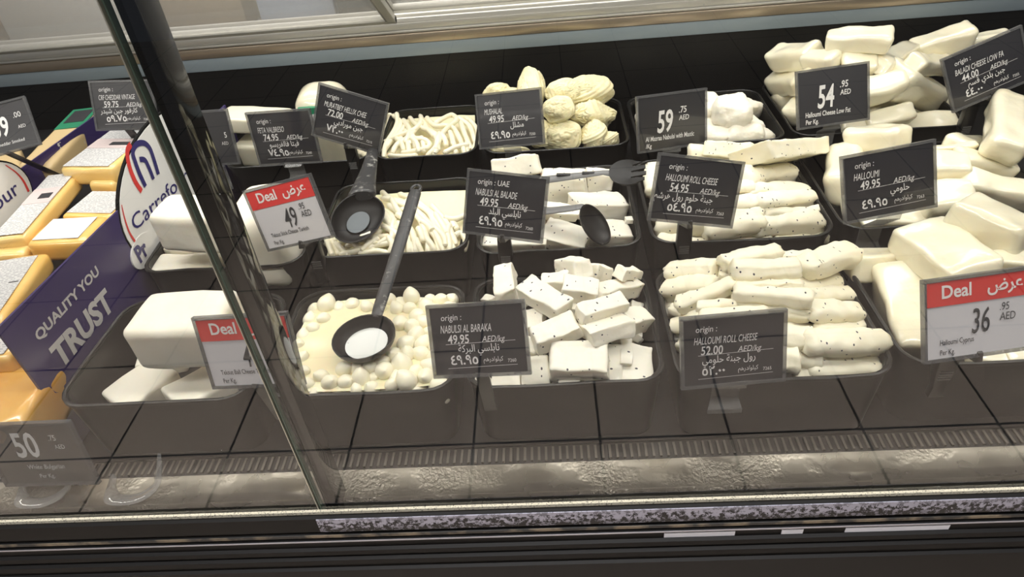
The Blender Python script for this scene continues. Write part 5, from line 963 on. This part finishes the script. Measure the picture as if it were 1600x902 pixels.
# slotted fork
r = thing('serving_fork', 'black slotted serving fork with grey handle reaching into the gap', 'fork', (.145, 1.170, .992), (math.radians(18), 0, math.radians(-8)))
mb = MB(); R0 = .034
pts = []
for i in range(41):
    a = math.radians(60+240*i/40); pts.append((R0*math.cos(a), R0*.95*math.sin(a)))
out = pts + [(R0*.55, -.026), (R0*.98, -.020), (R0*.98, -.013), (.008, -.011), (.008, -.008), (R0*1.06, -.006), (R0*1.06, .002), (.008, .004), (.008, .007), (R0*1.02, .010), (R0*1.0, .017), (.010, .018), (.010, .021), (R0*.8, .025)]
bm = bmesh.new(); vs = [bm.verts.new((x, y, .006*(x*x+y*y)/R0**2)) for x, y in out]; bm.faces.new(vs)
ge = bmesh.ops.extrude_face_region(bm, geom=bm.faces[:]); bmesh.ops.translate(bm, verts=[v for v in ge['geom'] if isinstance(v, bmesh.types.BMVert)], vec=(0, 0, .003))
bmesh.ops.triangulate(bm, faces=bm.faces[:]); bmesh.ops.recalc_face_normals(bm, faces=bm.faces)
me = D.meshes.new('head'); bm.to_mesh(me); bm.free(); link('head', me, M['utensil'], r)
MB().tube([(-.030, 0, .004), (-.045, .0, .006), (-.10, -.002, -.002), (-.165, -.004, -.012)], [.008, .006, .0085, .010], 10, .4).build('handle', M['grey_handle'], r, True)
MB().box((-.085, -.0028, .0035), (-.058, .0028, .0062)).build('handle_slot', M['utensil'], r)
MB().box((-.135, -.0028, -.0015), (-.108, .0028, .0012)).build('handle_slot', M['utensil'], r)

# ------------------------------------------------------------------ left bay: boards and yellow packs
o = thing('riser_shelf', 'black riser under the yellow cheese packs', 'shelf', (-.97, 1.15, .80))
MB().box((-.15, -.455, .001), (.158, .50, .125)).build('shelf_top', M['deck'], o, bevel=.003)
o2 = thing('riser_shelf', 'black riser under the tan packs at the far left', 'shelf', (-1.32, 1.3, .80))
MB().box((-.17, -.605, .001), (.165, .45, .125)).build('shelf_top', M['deck'], o2, bevel=.003)
def yz_face(name, pts, x0, x1, m, parent):
    n = len(pts); vs = [(x0, y, z) for y, z in pts]+[(x1, y, z) for y, z in pts]
    fs = [tuple(range(n-1, -1, -1)), tuple(range(n, 2*n))]+[(i, (i+1) % n, n+(i+1) % n, n+i) for i in range(n)]
    return MB().add(vs, fs).build(name, m, parent, bevel=0, smooth=True)
def yz(mb, X):          # turn card-plane meshes (x right, z up) so that they face +x on a board: card x -> world y
    mb.v = [(X-p[1], p[0], p[2]) for p in mb.v]; return mb
def board(label, X, y0, y1, ztop, crest, zb=.802):
    r = thing('divider_board', label, 'divider board', (X, (y0+y1)/2, zb))
    off = Vector(r.location)
    def fix(ob): ob.location = -off; return ob
    zt = lambda y: ztop-.055*(y-y0)
    fix(yz_face('panel', [(y0, zb), (y1, zb), (y1, zt(y1)), (y0, zt(y0))], X-.004, X, M['navy'], r))
    cy, cz, a, b_ = crest; pts = [(cy+a*math.cos(2*PI*i/48), cz+b_*math.sin(2*PI*i/48)) for i in range(48)]
    fix(yz_face('crest_edge', [(cy+(a+.004)*math.cos(2*PI*i/48), cz+(b_+.004)*math.sin(2*PI*i/48)) for i in range(48)], X-.005, X+.0006, M['rubber'], r))
    fix(yz_face('crest', pts, X-.006, X+.0016, M['board_white'], r))
    return r, fix
r, fix = board('purple divider board with large pale lettering beside the front left tray', -.80, .722, 1.62, 1.058, (1.285, .985, .226, .130))
mb = MB(); put_text(mb, 'QUALITY YOU', .768, .992, .0235, 0, fit=.185, bold=.03, rot=-.04); put_text(mb, 'TRUST', .772, .928, .058, 0, fit=.172, bold=.04, rot=-.07)
fix(yz(mb, -.7990).build('slogan', M['print_grey'], r))
mb = MB(); ribbon(mb, BOARD['red'], (.012, .012), 0); fix(yz(mb, -.7974).build('logo_red_arch', M['red'], r))
mb = MB(); ribbon(mb, BOARD['blue1'], .0115, 0); ribbon(mb, BOARD['blue2'], .0105, 0); fix(yz(mb, -.7970).build('logo_blue_arches', M['logo_navy'], r))
mb = MB(); ribbon(mb, BOARD['swoosh'], (.002, .006), 0); fix(yz(mb, -.7974).build('crest_line', M['red'], r))
mb = MB(); put_text(mb, 'Carrefour', 1.088, .983, .042, 0, fit=.245, bold=.004, rot=-.10); fix(yz(mb, -.7974).build('crest_lettering', M['logo_navy'], r))
cp = [(1.085+.046*math.cos(2*PI*i/24), .940+.03*math.sin(2*PI*i/24)) for i in range(24)]
fix(yz_face('badge', cp, -.804, -.7972, M['board_white'], r))
mb = MB(); put_text(mb, 'Pr', 1.058, .930, .045, 0, bold=.04, xs=.9); fix(yz(mb, -.7962).build('badge_lettering', M['logo_navy'], r))
r, fix = board('purple divider board with pale Arabic lettering behind the yellow packs', -1.14, .90, 1.68, 1.045, (1.165, 1.0, .145, .085), .802)
mb = MB(); put_text(mb, arabic('جودة'), 1.435, .978, .055, 0, fit=.10, bold=.03, rot=-.15); fix(yz(mb, -1.139).build('slogan', M['print_grey'], r))
mb = MB(); put_text(mb, 'Carrefour', 1.035, .992, .042, 0, fit=.235, bold=.004, rot=-.02); fix(yz(mb, -1.1374).build('crest_lettering', M['logo_navy'], r))
mb = MB(); ribbon(mb, BOARD['sw2'], (.002, .007), 0); fix(yz(mb, -1.1374).build('crest_line', M['red'], r))

PL = {'far': ('yellow cheese pack with a dark label band under the chalk tag', 'pale_yellow', 'full'), 'long': ('long yellow cheese pack with a pink band, nearest the white crest board', 'pale_yellow', 'full'),
      'small': ('small plain yellow cheese pack tucked against the round crest', 'pale_yellow', None), 'label': ('yellow cheese pack with a white printed label beside the crest', 'yellow', 'white'),
      'front': ('yellow cheese block with a pale blue label', 'yellow', 'blue'), 'left': ('plain yellow cheese block at the left edge of the picture', 'pale_yellow', None),
      'near': ('yellow cheese pack with a barcode label behind the purple board top', 'yellow', 'bar'), 'orange': ('orange wrapped cheese piece at the lower left corner', 'orange', None), 'edge': ('cheese pack with a white label at the board end', 'yellow', 'white'),
      'tan': ('tan wrapped pack with a green and black label at the far left', 'tan', 'green'), 'tan2': ('tan wrapped pack under the 39.00 tag', 'tan', None)}
for i, (k, v) in enumerate(PACKS.items()):
    lab, mk, lk_ = PL[k]; x, y, z, a, w_, l_, t_ = v
    r = thing('cheese_pack', lab, 'cheese pack', (x, y, z-t_/2), (0, 0, a), 'cheese packs')
    link('pack_body', rounded_block((w_, l_, t_), min(.012, t_*.35), 300+i, .002 if k != 'orange' else .006, 25, 9, .03), M[mk], r, (0, 0, t_/2))
    z1 = t_+.0016
    def lb(x0, x1, y0, y1, m_, dz=0): MB().box((x0*w_, y0*l_, z1-.001+dz), (x1*w_, y1*l_, z1+dz)).build('label', M[m_], r)
    if lk_ == 'full': lb(-.42, .42, -.46, .46, 'label'); lb(-.42, .42, -.02, .22, 'label_pink', .0008); lb(-.05, .30, .05, .13, 'room_dark', .0016)
    elif lk_ == 'white': lb(-.40, .40, -.38, .42, 'label')
    elif lk_ == 'blue': lb(-.40, .36, -.36, .42, 'label_blue')
    elif lk_ == 'bar':
        lb(-.44, .36, -.42, .44, 'label')
        for q in range(9): MB().box((.16*w_, (.05+.028*q)*l_, z1+.0002), (.33*w_, (.05+.028*q+.012)*l_, z1+.0008)).build('barcode', M['ink'], r) if q == 0 else None
    elif lk_ == 'green': lb(-.42, .42, .1, .46, 'green'); lb(-.3, .3, .2, .42, 'room_dark', .0008)
